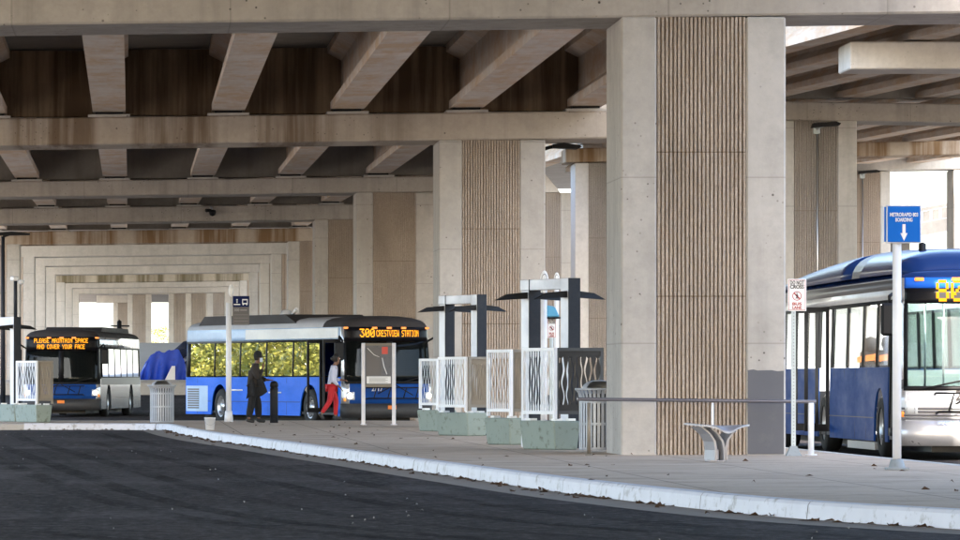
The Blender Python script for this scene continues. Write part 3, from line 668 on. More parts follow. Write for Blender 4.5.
# ------------------------------------------------------------------ buses
def make_bus(name, label, loc, rz, c):
    """local axes: +x forward (front at x=0), +y the bus's left, z up from the road"""
    L, W = c['L'], 2.55; HW = W/2; rc = c.get('rc', .42); z0, zw, zt, zr = .26, c['zw'], c['zt'], c['zr']
    t = thing(name, label, 'bus', loc, rz, 'city buses under the elevated road')
    def hw(z): return HW-max(0, z-1.0)*.03
    def lean(z): return -max(0, z-1.05)*c.get('lean', .13)-max(0, .5-z)*.0
    def fr(th, z, off=0):           # front surface, th in [-90, 90] degrees (negative = bus's right)
        a = R(th); n_ = 2/2.9
        y = (hw(z))*math.copysign(abs(math.sin(a))**n_, a); x = -rc+rc*abs(math.cos(a))**n_
        return (x+lean(z)+off*math.cos(a), y+off*math.sin(a), z)
    def sd(sg):
        def f(x, z, off=0):
            lim = -rc+lean(z); 
            return (min(x, lim), sg*(hw(z)+off), z)
        return f
    def lin(a, b_, n_): return [a+(b_-a)*i/n_ for i in range(n_+1)]
    wheels = c['wheels']
    def zbot(x):
        z = z0
        for wx in wheels:
            d = abs(x-wx)
            if d < .60: z = max(z, .50+math.sqrt(max(0, .60**2-d*d)))
        return z
    TH = lin(-90, 90, 28)
    # lower body with wheel arches
    for sg, nm in ((-1, 'right'), (1, 'left')):
        doors = c['doors'] if sg < 0 else []
        mb = MB(); mb.mat(c['low'])
        f = sd(sg); xs = lin(-L, -rc, int(L/.1))
        segs = []; cur = []
        for x in xs:
            if any(a <= x <= b_ for a, b_, _ in doors): 
                if len(cur) > 1: segs.append(cur)
                cur = []
            else: cur.append(x)
        if len(cur) > 1: segs.append(cur)
        for sgm in segs:
            mb = MB(); mb.mat(c['low']); mb.grid(lambda u, v, o=0: f(u, zbot(u)+(zw-zbot(u))*v, o), sgm, [0, .25, .5, .75, 1], .03, False)
            mb.build('side_panel', None, t)
        if c.get('seams', True):
            sm = MB(); sm.mat(M['blackgloss']); x = -L+.9
            while x < -1.8:
                if all(abs(x-w_) > .68 for w_ in wheels) and not any(a-.1 < x < b_+.1 for a, b_, _ in doors): sm.grid(lambda u, v, o=0: f(u, v, o+.003), [x, x+.012], [z0+.02, zw-.03], .002, False)
                x += 1.31
            for a, b_ in ((-L+.05, wheels[1]-.66), (wheels[1]+.66, wheels[0]-.66)):
                if b_ > a and not any(a < dd[0] < b_ for dd in doors): sm.grid(lambda u, v, o=0: f(u, v, o+.003), [a, b_], [.62, .634], .002, False)
            tag(sm.build('panel_seams', None, t))
        # upper band above the windows
        mb = MB(); mb.mat(c['band']); mb.grid(f, [-L, -rc+lean(zt)], lin(zt, zr, 3), .03); mb.build('upper_band', None, t)
        if c.get('greyband'):
            mb = MB(); mb.mat(M['greyband']); mb.grid(lambda u, v, o=0: f(u, v, o+.012), [-L+.05, -rc-.5], [zt+.15, zr-.02], .01); mb.build('grey_stripe', None, t)
        # window posts and panes
        mb = MB(); mb.mat(M['black'])
        for a, b_ in c['posts'][nm]: mb.grid(f, [a, b_], [zw+.002, zt-.002], .05)
        mb.grid(lambda u, v, o=0: f(u, v, o+.004), [-L+.02, -rc-.02], [zt-.06, zt+.0], .02)
        if not doors: mb.grid(lambda u, v, o=0: f(u, v, o+.004), [-L+.02, -rc-.02], [zw-.02, zw+.05], .02)
        mb.build('window_frame', None, t)
        for a, b_ in c['panes'][nm]:
            mb = MB(); mb.mat(c['pane_mat']); mb.grid(lambda u, v, o=0: f(u, v, o-.012), [a, b_], [zw+.03, zt-.04], .008, False); mb.build('window', None, t)
        for a, b_, op in doors:
            dz = .36
            mid = (a+b_)/2
            if not op:
                for xa, xb in ((a+.02, mid-.02), (mid+.02, b_-.02)):
                    d = MB(); d.mat(M['black'])
                    for p, q in ((xa, xa+.06), (xb-.06, xb)): d.grid(f, [p, q], [dz, zt-.01], .04)
                    d.grid(f, [xa, xb], [dz, dz+.12], .04); d.grid(f, [xa, xb], [zt-.08, zt-.01], .04)
                    dd = d.build('door', None, t)
                    gl = MB(); gl.mat(M['glass_dark']); gl.grid(lambda u, v, o=0: f(u, v, o-.012), [xa+.06, xb-.06], [dz+.12, zt-.08], .008, False); gl.build('door_glass', None, dd)
            else:                    # leaves folded outwards
                for xa, sgn in ((a+.03, 1), (b_-.03, -1)):
                    d = MB(); d.mat(M['black'])
                    for hh in (0,):
                        y0 = sg*hw(1.2)
                        d.box(xa-.02, xa+.02, min(y0, y0+sg*.42), max(y0, y0+sg*.42), dz, dz+.12)
                        d.box(xa-.02, xa+.02, min(y0+sg*.36, y0+sg*.42), max(y0+sg*.36, y0+sg*.42), dz+.12, zt-.1)
                        d.box(xa-.02, xa+.02, min(y0, y0+sg*.06), max(y0, y0+sg*.06), dz+.12, zt-.1)
                        d.box(xa-.02, xa+.02, min(y0, y0+sg*.42), max(y0, y0+sg*.42), zt-.1, zt-.02)
                    d.build('door', None, t)
            st = MB(); st.mat(M['busfloor']); ys = sorted((sg*(HW-.02), sg*(HW-.5))); st.box(a, b_, ys[0], ys[1], .30, .36); st.build('door_step', None, t)
    # roof: rings drawn in from the outline
    def outline(z):
        p = [sd(1)(x, z) for x in (-L,)]
        o = [(-L, -hw(z))]+[(-L*.75, -hw(z)), (-L*.5, -hw(z)), (-L*.25, -hw(z)), (-1.75, -hw(z))]+[fr(th, z)[:2] for th in TH]+[(-1.75, hw(z)), (-L*.25, hw(z)), (-L*.5, hw(z)), (-L*.75, hw(z)), (-L, hw(z))]
        return o
    mb = MB(); mb.mat(c['roof']); o0 = outline(zr); cr = c.get('crown', .2); cx = -L/2
    rings = []
    for ins, dz in ((0, 0), (.05, .32), (.15, .58), (.35, .78), (.7, .95), (1.1, 1.0)):
        rings.append([mb.bm.verts.new((cx+(x-cx)*(1-ins*c.get('rin', .55)/(L/2)), y*(1-ins/HW), zr+cr*dz)) for x, y in o0])
    for a, b_ in zip(rings, rings[1:]):
        for k in range(len(a)):
            fc = mb.bm.faces.new((a[k], a[(k+1) % len(a)], b_[(k+1) % len(a)], b_[k])); fc.smooth = True
    mb.bm.faces.new(rings[-1])
    if c.get('roof_front'):
        mb.mat(c['roof_front'])
        for fc in mb.bm.faces:
            if len(fc.verts) == 4 and fc.calc_center_median().x > -1.76: fc.material_index = mb.mi
    mb.build('roof', None, t)
    # rear wall, floor, ceiling, bulkhead
    mb = MB(); mb.mat(c['low']); mb.grid(lambda u, v, o=0: (-L-o, u*hw(v), v), lin(-1, 1, 4), lin(z0, zr, 4), .03, False); mb.build('rear_wall', None, t)
    mb = MB(); mb.mat(M['busfloor']); mb.box(-L+.05, -.3, -HW+.06, HW-.06, .31, .36); mb.build('floor', None, t)
    mb = MB(); mb.mat(M['bumper']); mb.box(-L+.2, -.5, -.75, .75, .12, .30); mb.build('underbody', None, t)
    # front: bumper, lower front, windscreen, cap over it
    mb = MB(); mb.mat(c['bump']); mb.grid(lambda u, v, o=0: fr(u, v, o+.03), TH, [z0-.04, .40, .60], .05); mb.build('bumper', None, t)
    zf = c['zf']
    mb = MB(); mb.mat(c['front']); mb.grid(fr, TH, lin(.60, zf, 4), .03); mb.build('front_panel', None, t)
    if c.get('corner'):
        for lo, hi in ((-90, c.get('cth', -52)), (-c.get('cth', -52), 90)):
            mb = MB(); mb.mat(c['corner']); mb.grid(lambda u, v, o=0: fr(u, v, o+.006), lin(lo, hi, 8), lin(.6, zf+.0, 3), .01); mb.build('front_corner', None, t)
    zg = c['zg']                     # top of windscreen, below the destination sign
    mb = MB(); mb.mat(c.get('ws_mat', M['glass_dark'])); a_ = c.get('ath', 74)
    mb.grid(fr, lin(-a_, a_, 22), lin(zf, zg, 5), .01); ws = mb.build('windscreen', None, t)
    mb = MB(); mb.mat(M['black'])
    mb.grid(lambda u, v, o=0: fr(u, v, o+.008), lin(-a_, a_, 22), [zf, zf+.07], .02); mb.grid(lambda u, v, o=0: fr(u, v, o+.006), [-1.2, 1.2], [zf+.07, zg], .02)
    for q in (-1, 1): mb.grid(lambda u, v, o=0: fr(q*u, v, o+.008), lin(a_-7, a_, 3), [zf+.07, zg], .02)
    mb.build('windscreen_frame', None, ws)
    for q in (-1, 1):
        mb = MB(); mb.mat(c.get('apillar', c['low'])); mb.grid(lambda u, v, o=0: fr(q*u, v, o), lin(a_, 90, 5), lin(zf, zr, 4), .03); mb.build('corner_post', None, t)
    mb = MB(); mb.mat(M['blackgloss']); mb.grid(fr, lin(-a_, a_, 24), lin(zg, zr if not c.get('bluecap') else zr-.16, 3), .03); sign = mb.build('destination_sign', None, t)
    if c.get('bluecap'):
        mb = MB(); mb.mat(M['blue']); mb.grid(lambda u, v, o=0: fr(u, v, o+.004), lin(-a_, a_, 24), lin(zr-.16, zr, 2), .03); mb.build('front_cap', None, t)
    zc, span = c['zs'], c['sw']
    for txt, dz, w_, h_, yo in c['sign']:
        def pl(a, b_, o, dz=dz, yo=yo):
            z = zc+dz+b_; y = a+yo
            # front surface x at this y
            k = min(.999, abs(y)/hw(z)); th = math.degrees(math.asin(k**(2.9/2)))
            return fr(math.copysign(th, y), z, .012)
        ln = MB(); ln.mat(M['led']); dots(ln, txt, w_, h_, lambda a, b_, o: pl(a, b_, o), c.get('bold', .62)); ln.build('sign_text', None, sign)
    # lamps
    for q in (-1, 1):
        hl = MB(); hl.mat(M['lens']); hl.grid(lambda u, v, o=0: fr(q*u, v, o+.014), lin(46, 66, 6), lin(.70, .90, 2), .02); h_ = hl.build('headlight', None, t)
        if c.get('lit'):
            p = Vector(fr(q*54, .80, .03)); b2 = MB(); b2.mat(M['headlamp']); b2.lathe([(0, .012), (.06, .008), (.075, -.01), (0, -.012)], p, 14, 'x'); b2.build('bulb', None, h_)
        ind = MB(); ind.mat(M['amber']); ind.grid(lambda u, v, o=0: fr(q*u, v, o+.014), lin(68, 76, 3), [.66, .74], .02); ind.build('indicator_lamp', None, t)
    for th in c.get('markers', (-66, -12, 0, 12, 66)):
        mk = MB(); mk.mat(M['amber']); p = fr(th, zr-.03, .0); mk.box(p[0]-.03, p[0]+.035, p[1]-.07, p[1]+.07, zr-.055, zr+.0, .01); mk.build('marker_lamp', None, t)
    # wipers
    for q, e in ((-.95, -.15), (.2, 1.0)):
        pts = []; wp = MB(); wp.mat(M['black'])
        for k in range(6):
            y = q+(e-q)*k/5; z = zf+.02+.18*k/5
            th = math.degrees(math.asin(min(.99, abs(y)/hw(z))**(1.45))); pts.append(fr(math.copysign(th, y), z, .035))
        wp.tube(pts, .016, 6); wp.build('wiper', None, t)
    # mirrors on arms
    for q in (-1, 1):
        p = Vector(fr(q*80, zt-.05, 0)); mr = MB(); mr.mat(M['black'])
        e = p+Vector((.28, q*.22, -.02)); mr.tube([p, p+Vector((.16, q*.16, .12)), e+Vector((0, 0, .1)), e], .028, 8)
        mr.box(e.x-.07, e.x+.07, e.y-.13, e.y+.13, e.z-.50, e.z, .04); mr.build('mirror', None, t)
    # wheels
    for wx in wheels:
        for q in (-1, 1):
            yc = q*(HW-.16)
            w_ = MB(); w_.mat(M['rubber']); w_.lathe([(.30, -.14), (.44, -.14), (.485, -.10), (.49, 0), (.485, .10), (.44, .14), (.30, .14), (.30, -.14)], (wx, yc, .49), 28, 'y'); wh = w_.build('wheel', None, t)
            w_ = MB(); w_.mat(M['rim']); s_ = q
            w_.lathe([(.30, .12*s_), (.27, .12*s_), (.25, .05*s_), (.13, .02*s_), (.12, .10*s_), (0, .11*s_)], (wx, yc, .49), 24, 'y')
            for k in range(10):
                a = k*math.pi/5; w_.mat(M['rim']).lathe([(0, .07*s_), (.016, .07*s_), (.016, .03*s_)], (wx+.19*math.cos(a), yc, .49+.19*math.sin(a)), 6, 'y')
            for k in range(8):
                a = (k+.5)*math.pi/4; w_.mat(M['black']).lathe([(.032, .047*s_), (0, .047*s_)], (wx+.215*math.cos(a), yc+.004*s_, .49+.215*math.sin(a)), 8, 'y')
            w_.build('rim', None, wh)
        ar = MB(); ar.mat(M['black']); ar.box(wx-.6, wx+.6, -HW+.36, HW-.36, .30, 1.02); ar.build('wheel_housing', None, t)
    # bike rack
    if c.get('rack'):
        rk = MB(); rk.mat(M['black']); x = .12
        rk.tube([(0, -.75, .72), (x+.1, -.75, .74), (x+.1, .75, .74), (0, .75, .72)], .02, 6); rk.tube([(x+.02, -.8, 1.0), (x+.12, -.8, 1.02), (x+.12, .8, 1.02), (x+.02, .8, 1.0)], .018, 6)
        for y in (-.6, -.2, .25, .6): rk.tube([(x+.1, y, .74), (x+.12, y+.08, 1.02)], .016, 6)
        rk.tube([(x+.14, -.5, .86), (x+.14, .0, 1.1), (x+.14, .5, .82)], .015, 6)
        rk.build('bike_rack', None, t)
        pl = MB(); pl.mat(M['orange']); pl.box(.045, .055, -.12, .12, .45, .55); pl.build('number_plate', None, t)
    # seats, poles and driver's dash inside
    ds = MB(); ds.mat(M['seat']); ds.box(-1.0, -.42, -.2, HW-.15, .36, 1.02, .05); ds.build('dashboard', None, t)
    for x in c.get('seats', ()):
        for q in (-1,):
            se = MB(); se.mat(M['seat']); y0, y1 = sorted((q*.62, q*1.08))
            se.box(x, x+.42, y0, y1, .70, .80, .03); se.hexa([(x-.10, y0, .78), (x, y0, .78), (x, y1, .78), (x-.10, y1, .78), (x-.2, y0+.05, 1.70), (x-.13, y0+.05, 1.70), (x-.13, y1-.05, 1.70), (x-.2, y1-.05, 1.70)], .03); se.lathe([(0, -.13), (.10, -.10), (.13, 0), (.10, .10), (0, .14)], (x-.16, (y0+y1)/2, 1.80), 14)
            se.mat(M['orange']).hexa([(x-.08, y0-.01, 1.50), (x-.07, y0-.01, 1.50), (x-.07, y1+.01, 1.58), (x-.08, y1+.01, 1.58), (x-.10, y0-.01, 1.60), (x-.07, y0-.01, 1.60), (x-.07, y1+.01, 1.68), (x-.10, y1+.01, 1.68)])
            se.build('seat', None, t)
    for x in c.get('poles', ()):
        for q in (-1, 1): po = MB(); po.mat(M['steel']); po.tube([(x, q*.45, .36), (x, q*.45, zr)], .018, 8); po.build('grab_pole', None, t)
    return t, fr, sd, hw

def evenly(a, b, n_, gap=.07):
    w_ = (b-a)/n_; return [(a+i*w_+gap/2, a+(i+1)*w_-gap/2) for i in range(n_)], [(a+i*w_-gap/2, a+i*w_+gap/2) for i in range(n_+1)]

# bus with the 300 sign
th = R(21); L2 = 11.6
d = Vector((math.sin(th), -math.cos(th), 0)); lf = Vector((math.cos(th), math.sin(th), 0))
P2 = Vector((X(341, 38), 136.9, 0)); fc = P2+d*.42*.0+lf*1.275+d*.40
pr, po_r = evenly(-L2+.25, -1.85, 5); pl_, po_l = evenly(-L2+.25, -.75, 6)
pr[2] = (pr[2][0], pr[2][1]-.0)
bus2, fr2, sd2, hw2 = make_bus('city_bus', 'blue and white city bus with 300 sign and a rider boarding', (fc.x, fc.y, 0), math.atan2(d.y, d.x), dict(
    L=L2, zw=1.30, zt=2.30, zr=2.62, zf=1.12, zg=2.24, zs=2.46, sw=1.9, rc=.40, crown=.30, lean=.10, low=M['blue'], band=M['paleblue'], roof_front=M['shroud'], roof=M['buswhite'], bump=M['bumper'], front=M['blue_deep'], corner=M['bussilver'], cth=-58, apillar=M['bussilver'],
    wheels=(-2.55, -9.0), doors=[(-1.75, -.62, True)], posts=dict(right=po_r+[(-1.9, -1.78), (-.62, -.45), (-L2, -L2+.25)], left=po_l), panes=dict(right=pr, left=pl_), pane_mat=M['glass_mirror'],
    sign=[('300', 0, .40, .22, -.62), ('CRESTVIEW STATION', -.01, 1.22, .17, .24)], lit=True, rack=True, bold=.6))
def extra(bus, f, name, mat, xs, zs, off=.006, parent=None):
    mb = MB(); mb.mat(mat); mb.grid(lambda u, v, o=0: f(u, v, o+off), xs, zs, .006, False); return mb.build(name, None, parent or bus)
fR = sd2(-1)
extra(bus2, fR, 'rear_panel', M['paleblue'], [-L2+.05, -9.9], [.34, 1.06])
mb = MB(); mb.mat(M['signgrey'])
for k in range(9): mb.grid(lambda u, v, o=0: fR(u, v, o+.02), [-L2+.2, -L2+1.05], [.42+.065*k, .46+.065*k], .006, False)
mb.build('engine_grille', None, bus2)
extra(bus2, fR, 'white_band', M['buswhite'], [-L2*.62, -.7], [2.33, 2.60], .006)
mb = MB(); mb.mat(M['buswhite']); mb.grid(lambda u, v, o=0: fR(u, v, o+.008), [-5.4, -4.5], [.86, .90], .004); mb.grid(lambda u, v, o=0: fR(u, v, o+.008), [-8.1, -7.3], [.92, .96], .004); mb.build('side_marking', None, bus2)
mb = MB(); mb.mat(M['shroud']); mb.prism([(-L2+.45, 2.62), (-L2+1.1, 3.0), (-4.6, 3.0), (-3.6, 2.7)], 'y', -1.14, 1.14); mb.build('roof_unit', None, bus2)
mb = MB(); mb.mat(M['buswhite']); mb.lathe([(0, .16), (.12, .12), (.2, 0)], (-5.9, -.55, 3.0), 12); mb.tube([(-5.6, -.5, 3.0), (-5.3, -.5, 3.16)], .05, 6); mb.build('roof_antenna', None, bus2)
text('fleet_number', '2717', .16, M['text_white'], bus2, (.02, -.42, .98), (R(90), 0, R(90)))

# bus on the left
th = R(-6.5); d = Vector((math.sin(th), -math.cos(th), 0)); lf = Vector((math.cos(th), math.sin(th), 0))
s1 = 30.3; fc = Vector((X(61, s1), F/s1, 0)); L1 = 11.8
pr, po_r = evenly(-L1+.25, -1.8, 6); pl_, po_l = evenly(-L1+.3, -1.0, 6)
bus1, fr1, sd1, hw1 = make_bus('city_bus', 'silver sided city bus with a two line amber message sign, at the left', (fc.x, fc.y, 0), math.atan2(d.y, d.x), dict(
    L=L1, zw=1.28, zt=2.32, zr=2.64, zf=1.08, zg=2.18, zs=2.42, sw=1.9, rc=.36, crown=.28, lean=.08, low=M['chrome'], band=M['bussilver'], roof=M['shroud'], bump=M['bumper'], front=M['blue_deep'], corner=M['bussilver'], cth=-60, apillar=M['blackgloss'],
    wheels=(-2.6, -9.0), doors=[(-1.7, -.55, False)], posts=dict(right=po_r, left=po_l), panes=dict(right=pr, left=pl_), pane_mat=M['glass_grey'],
    sign=[('PLEASE MAINTAIN SPACE', .10, 1.78, .145, -.02), ('AND COVER YOUR FACE', -.10, 1.58, .145, -.02)], lit=True, rack=True, bold=.6))
extra(bus1, sd1(1), 'grey_stripe', M['greyband'], [-L1+.1, -.6], [1.06, 1.30])
mb = MB(); mb.mat(M['shroud']); mb.prism([(-L1+.6, 2.75), (-L1+1, 3.0), (-3.5, 3.0), (-2.9, 2.78)], 'y', -.95, .95); mb.build('roof_unit', None, bus1)
mb = MB(); mb.mat(M['black']); mb.lathe([(0, .34), (.08, .28), (.08, .06), (.15, 0)], (-9.5, .8, 2.98), 10); mb.tube([(-9.5, .5, 3.1), (-9.5, 1.15, 3.1)], .03, 6); mb.build('roof_antenna', None, bus1)

# bus on the right, half cut by the frame
s3 = 66.0; L3 = 18.0
pr = [(-8.25, -6.5), (-6.42, -4.6), (-4.52, -3.0), (-2.92, -1.62)]; po3 = [(-8.42, -8.25), (-6.5, -6.42), (-4.6, -4.52), (-3.0, -2.92), (-1.62, -1.5), (-.5, -.42), (-10.2, -9.95), (-17.9, -16.5)]
pr2, po4 = evenly(-16.4, -10.2, 4)
pl_, po_l = evenly(-17, -.8, 9)
bus3, fr3, sd3, hw3 = make_bus('city_bus', 'dark blue articulated bus with sign reading 803, cut off by the right edge', (X(905, s3)+1.23, F/s3, 0), R(-90), dict(
    L=L3, zw=1.42, zt=2.46, zr=2.78, zf=1.06, zg=2.38, zs=2.58, sw=1.9, rc=.36, crown=.16, lean=.16, low=M['blue_deep'], band=M['buswhite'], roof=M['blue_roof'], bump=M['bussilver'], front=M['buswhite'], corner=M['bussilver'], cth=-64, apillar=M['bussilver'],
    wheels=(-2.45, -8.95+6.0-6.4, -15.0), doors=[(-1.5, -.5, False), (-9.9, -8.45, True)], posts=dict(right=po3+po4, left=po_l), panes=dict(right=pr+pr2, left=pl_), pane_mat=M['glass'],
    sign=[('803', 0, .62, .33, -.40)], lit=False, rack=True, bold=.62, bluecap=True, greyband=True, seats=(-4.2, -6.3), poles=(-3.2, -5.2, -7.2), ws_mat=M['glass_mid'], ath=70, markers=(-45, -12, 0, 12, 45)))
def fairing(xs, hs, nm):
    mb = MB(); mb.mat(M['blue_roof']); hh = dict(zip(xs, hs))
    def f(x, a, o):
        c_, s_ = math.cos(R(a)), math.sin(R(a)); return (x, (1.235+o)*math.copysign(abs(c_)**.55, c_), 2.80+(hh[x]+o)*abs(s_)**.8)
    wf = lambda x: 1.0 if x < -.9 else math.cos((x+.9)/.52*1.2)**.5
    g0 = f; f = lambda x, a, o: (g0(x, a, o)[0], g0(x, a, o)[1]*wf(x), g0(x, a, o)[2])
    mb.grid(f, xs, [4+86/8*k for k in range(8)]+[90]+[176-86/8*k for k in range(8)][::-1], .03); return mb.build(nm, None, bus3)
fairing([-17.6, -16.5, -15, -13.5, -12, -10.5, -9, -7.5, -6.03], [.06, .18, .29, .37, .425, .465, .495, .515, .52], 'roof_fairing')
fairing([-5.97, -4.9, -3.8, -2.7, -1.6, -1.0, -.8, -.65, -.55, -.5], [.52, .515, .50, .48, .45, .41, .36, .28, .17, .04], 'roof_fairing')
mb = MB(); mb.mat(M['buswhite']); mb.lathe([(0, .0), (.45, .02), (.40, .16), (.2, .24), (0, .25)], (-1.3, .5, 3.14), 18); mb.build('roof_unit', None, bus3)
mb = MB(); mb.mat(M['black']); mb.lathe([(0, .16), (.06, .13), (.06, .02), (.09, 0)], (-1.8, -.7, 3.2), 10); mb.build('roof_antenna', None, bus3)
mb = MB(); mb.mat(M['greyband'])
for k in range(4): mb.grid(lambda u, v, o=0: fr3(u, v, o+.014), [-86+6*i for i in range(29)], [.62+.05*k, .655+.05*k], .01)
mb.build('front_grille', None, bus3)
mb = MB(); mb.mat(M['lining']); mb.box(-17.8, -17.7, -1.15, 1.15, .4, 2.7); mb.build('rear_lining', None, bus3)
mb = MB(); mb.mat(M['lining']); mb.box(-17.6, -.8, -1.15, 1.15, 2.62, 2.68); mb.build('ceiling', None, bus3)
mb = MB(); mb.mat(M['lining']); mb.box(-17.6, -2, 1.12, 1.16, .4, 1.40); mb.build('side_lining', None, bus3)
for y in (-.7, .7): mb = MB(); mb.mat(M['tube']); mb.box(-17, -2, y-.09, y+.09, 2.57, 2.612); mb.build('ceiling_glow', None, bus3)  # glowing strips added so the side windows look white from outside
mb = MB(); mb.mat(M['buswhite']); mb.box(-6.2, -3.0, -1.27, -1.20, .12, .24); mb.build('kick_plate', None, bus3)
text('fleet_number', '2', .2, M['text_black'], bus3, (.02, -.42, .98), (R(90), 0, R(90)))

# ------------------------------------------------------------------ station furniture
AX = Vector((.37, -.929, 0)); PX = Vector((.929, .37, 0))        # the gates' long axis (towards the camera) and their cross axis
RZ = math.atan2(PX.y, PX.x)                                        # local x = cross axis, local -y = towards the camera
def wavy_panel(par, o, u, length, z0, z1, mat, frame_mat, n_=12, gap=.25, name='perforated_panel'):
    """a frame filled with wavy vertical strips that leave lens-shaped slots"""
    u = Vector(u).normalized(); nrm = Vector((-u.y, u.x, 0)); o = Vector(o)
    def P(a, z, d=0): q = o+u*a+nrm*d; return (q.x, q.y, z)
    fm = MB(); fm.mat(frame_mat)
    def bar(a0, a1, za, zb, t=.025): fm.hexa([P(a0, za, -t), P(a1, za, -t), P(a1, za, t), P(a0, za, t), P(a0, zb, -t), P(a1, zb, -t), P(a1, zb, t), P(a0, zb, t)])
    bar(0, .05, z0-.07, z1); bar(length-.05, length, z0-.07, z1); bar(.05, length-.05, z1-.05, z1); bar(.05, length-.05, z0, z0+.05)
    fr_ = fm.build('panel_frame', None, par)
    pm_ = MB(); pm_.mat(mat); w_ = (length-.10)/n_
    for i in range(n_):
        L0, R0 = [], []
        for k in range(25):
            z = z0+.05+(z1-z0-.10)*k/24; ph = (z-z0)/.38*2*math.pi
            hw_ = w_*(.5-gap*(1+math.sin(ph+math.pi*i))/2 if 2 < k < 22 else .5); sh = w_*.12*math.sin(ph*.5+i)
            c_ = .05+w_*(i+.5)+(sh if 2 < k < 22 else 0)
            L0.append(P(c_-hw_, z, .008)); R0.append(P(c_+hw_, z, -.008))
        va = [pm_.bm.verts.new(p) for p in L0]; vb = [pm_.bm.verts.new(p) for p in R0]
        for k in range(24): pm_.bm.faces.new((va[k], vb[k], vb[k+1], va[k+1]))
    pm_.build(name, None, fr_, fix=False)
    return fr_
def barrier(label, px, y, Ls, Wf, panel_l, panel_f, zt=1.71, dark_front=M['brownmetal'], taper=.04, frontmat=None):
    s = S(y, PZ); C = Vector((X(px, s), F/s, 0)); zb = PZ+.44
    t = thing('gate_barrier', label, 'barrier', (C.x, C.y, PZ), RZ, 'railing barriers of the boarding gates')
    mb = MB(); mb.mat(M['greenblock']); k = taper
    mb.hexa([(k, 0, 0), (Wf-k, 0, 0), (Wf-k, Ls-k, 0), (k, Ls-k, 0), (0, -k, .44), (Wf, -k, .44), (Wf, Ls, .44), (0, Ls, .44)], .02); mb.build('concrete_block', None, t)
    if panel_l: wavy_panel(t, (.05, Ls-.05, 0), (0, -1, 0), panel_l, .54, zt-PZ, M['white_metal'], M['white_metal'])
    if panel_f: wavy_panel(t, (.07, .04, 0), (1, 0, 0), panel_f, .54, zt-PZ, dark_front, dark_front, 9, .38 if dark_front == M['darkslat'] else .25)
    for q in ((.12, .1), (.12, Ls-.2), (Wf-.12, .08)): ft = MB(); ft.mat(M['steel']); ft.box(q[0]-.06, q[0]+.06, q[1]-.06, q[1]+.06, .441, .475); ft.build('foot_plate', None, t)
    return t
def gate(label, px2, s, px1, back, ztop, mast=False, hb=.17):
    """two dark fronted posts joined by a pale beam, with black fins on either side of each post"""
    C = Vector((X(px2, s), F/s, 0)); t = thing('boarding_gate', label, 'gate', (C.x, C.y, PZ), RZ, 'boarding gates on the platform')
    h = ztop-PZ
    for k, yy in enumerate((0, back)):
        mb = MB(); mb.mat(M['silver']); mb.box(-.095, .095, yy+.02, yy+.30, 0, h-hb-.002 if k else h, .008); p = mb.build('post', None, t)
        mb = MB(); mb.mat(M['darkpost']); mb.box(-.10, .10, yy-.006, yy+.02, 0, h, .004); mb.build('front_plate', None, p)
        for q in (-1, 1):
            mb = MB(); mb.mat(M['black']); a = .10*q; e = .60*q; zf_ = h-.30
            mb.hexa([(min(a, e) if 0 else a, yy+.05, zf_), (e, yy+.12, zf_-.03), (e, yy+.22, zf_-.03), (a, yy+.27, zf_), (a, yy+.05, zf_+.10), (a+.30*q, yy+.12, zf_+.07), (a+.30*q, yy+.22, zf_+.07), (a, yy+.27, zf_+.10)]); mb.build('fin', None, p)
    mb = MB(); mb.mat(M['silver']); mb.box(-.093, .093, .3, back+.34, h-hb, h-.003, .008); mb.build('beam', None, t)
    if mast:
        mb = MB(); mb.mat(M['darkpost']); mb.tube([(0, .15, h), (0, .15, h+.95)], .05, 8); mb.build('mast', None, t)
        mb = MB(); mb.mat(M['buswhite']); mb.box(-.12, .06, .05, .25, h+.93, h+1.05, .03); mb.lathe([(0, -.12), (.08, -.08), (.09, 0), (0, .02)], (.14, .12, h+.95), 10); mb.build('security_camera', None, t)
    return t
barrier('short white barrier on a pale green block, farthest left of the far gate', 436, 431.5, .95, .45, .9, 0, 1.66)
barrier('white and brown cornered barrier on a green block below the far gate', 466, 436, 1.38, .46, 1.25, .47, 1.66)
gate('farther boarding gate with dark posts and pale beam beside the 300 bus', 482, 52.2, 447, 1.45, 2.86)
barrier('narrow white barrier on a streaked green block between the two gates', 508, 445, .92, .45, .9, .45, 1.72)
barrier('white barrier with tall black front railing on a green block below the nearer gate', 552.5, 450, 1.16, .46, 1.12, .80, 1.71, M['darkslat'])
gate('nearer boarding gate with dark posts and pale beam left of the nearest pier', 574.5, 64.6, 529, 1.4, 2.80)
barrier('white barrier on a green block in front of the left bus', 35, 422.6, 1.5, .45, 1.45, .42, 1.70)
barrier('green block barrier cut by the left edge of the picture', 13, 421.9, 1.2, .45, 0, 0, 1.70)
gate('left boarding gate with a camera mast, cut by the left edge', 17.5, 38.75, -10, 1.9, 2.85, True, .25)

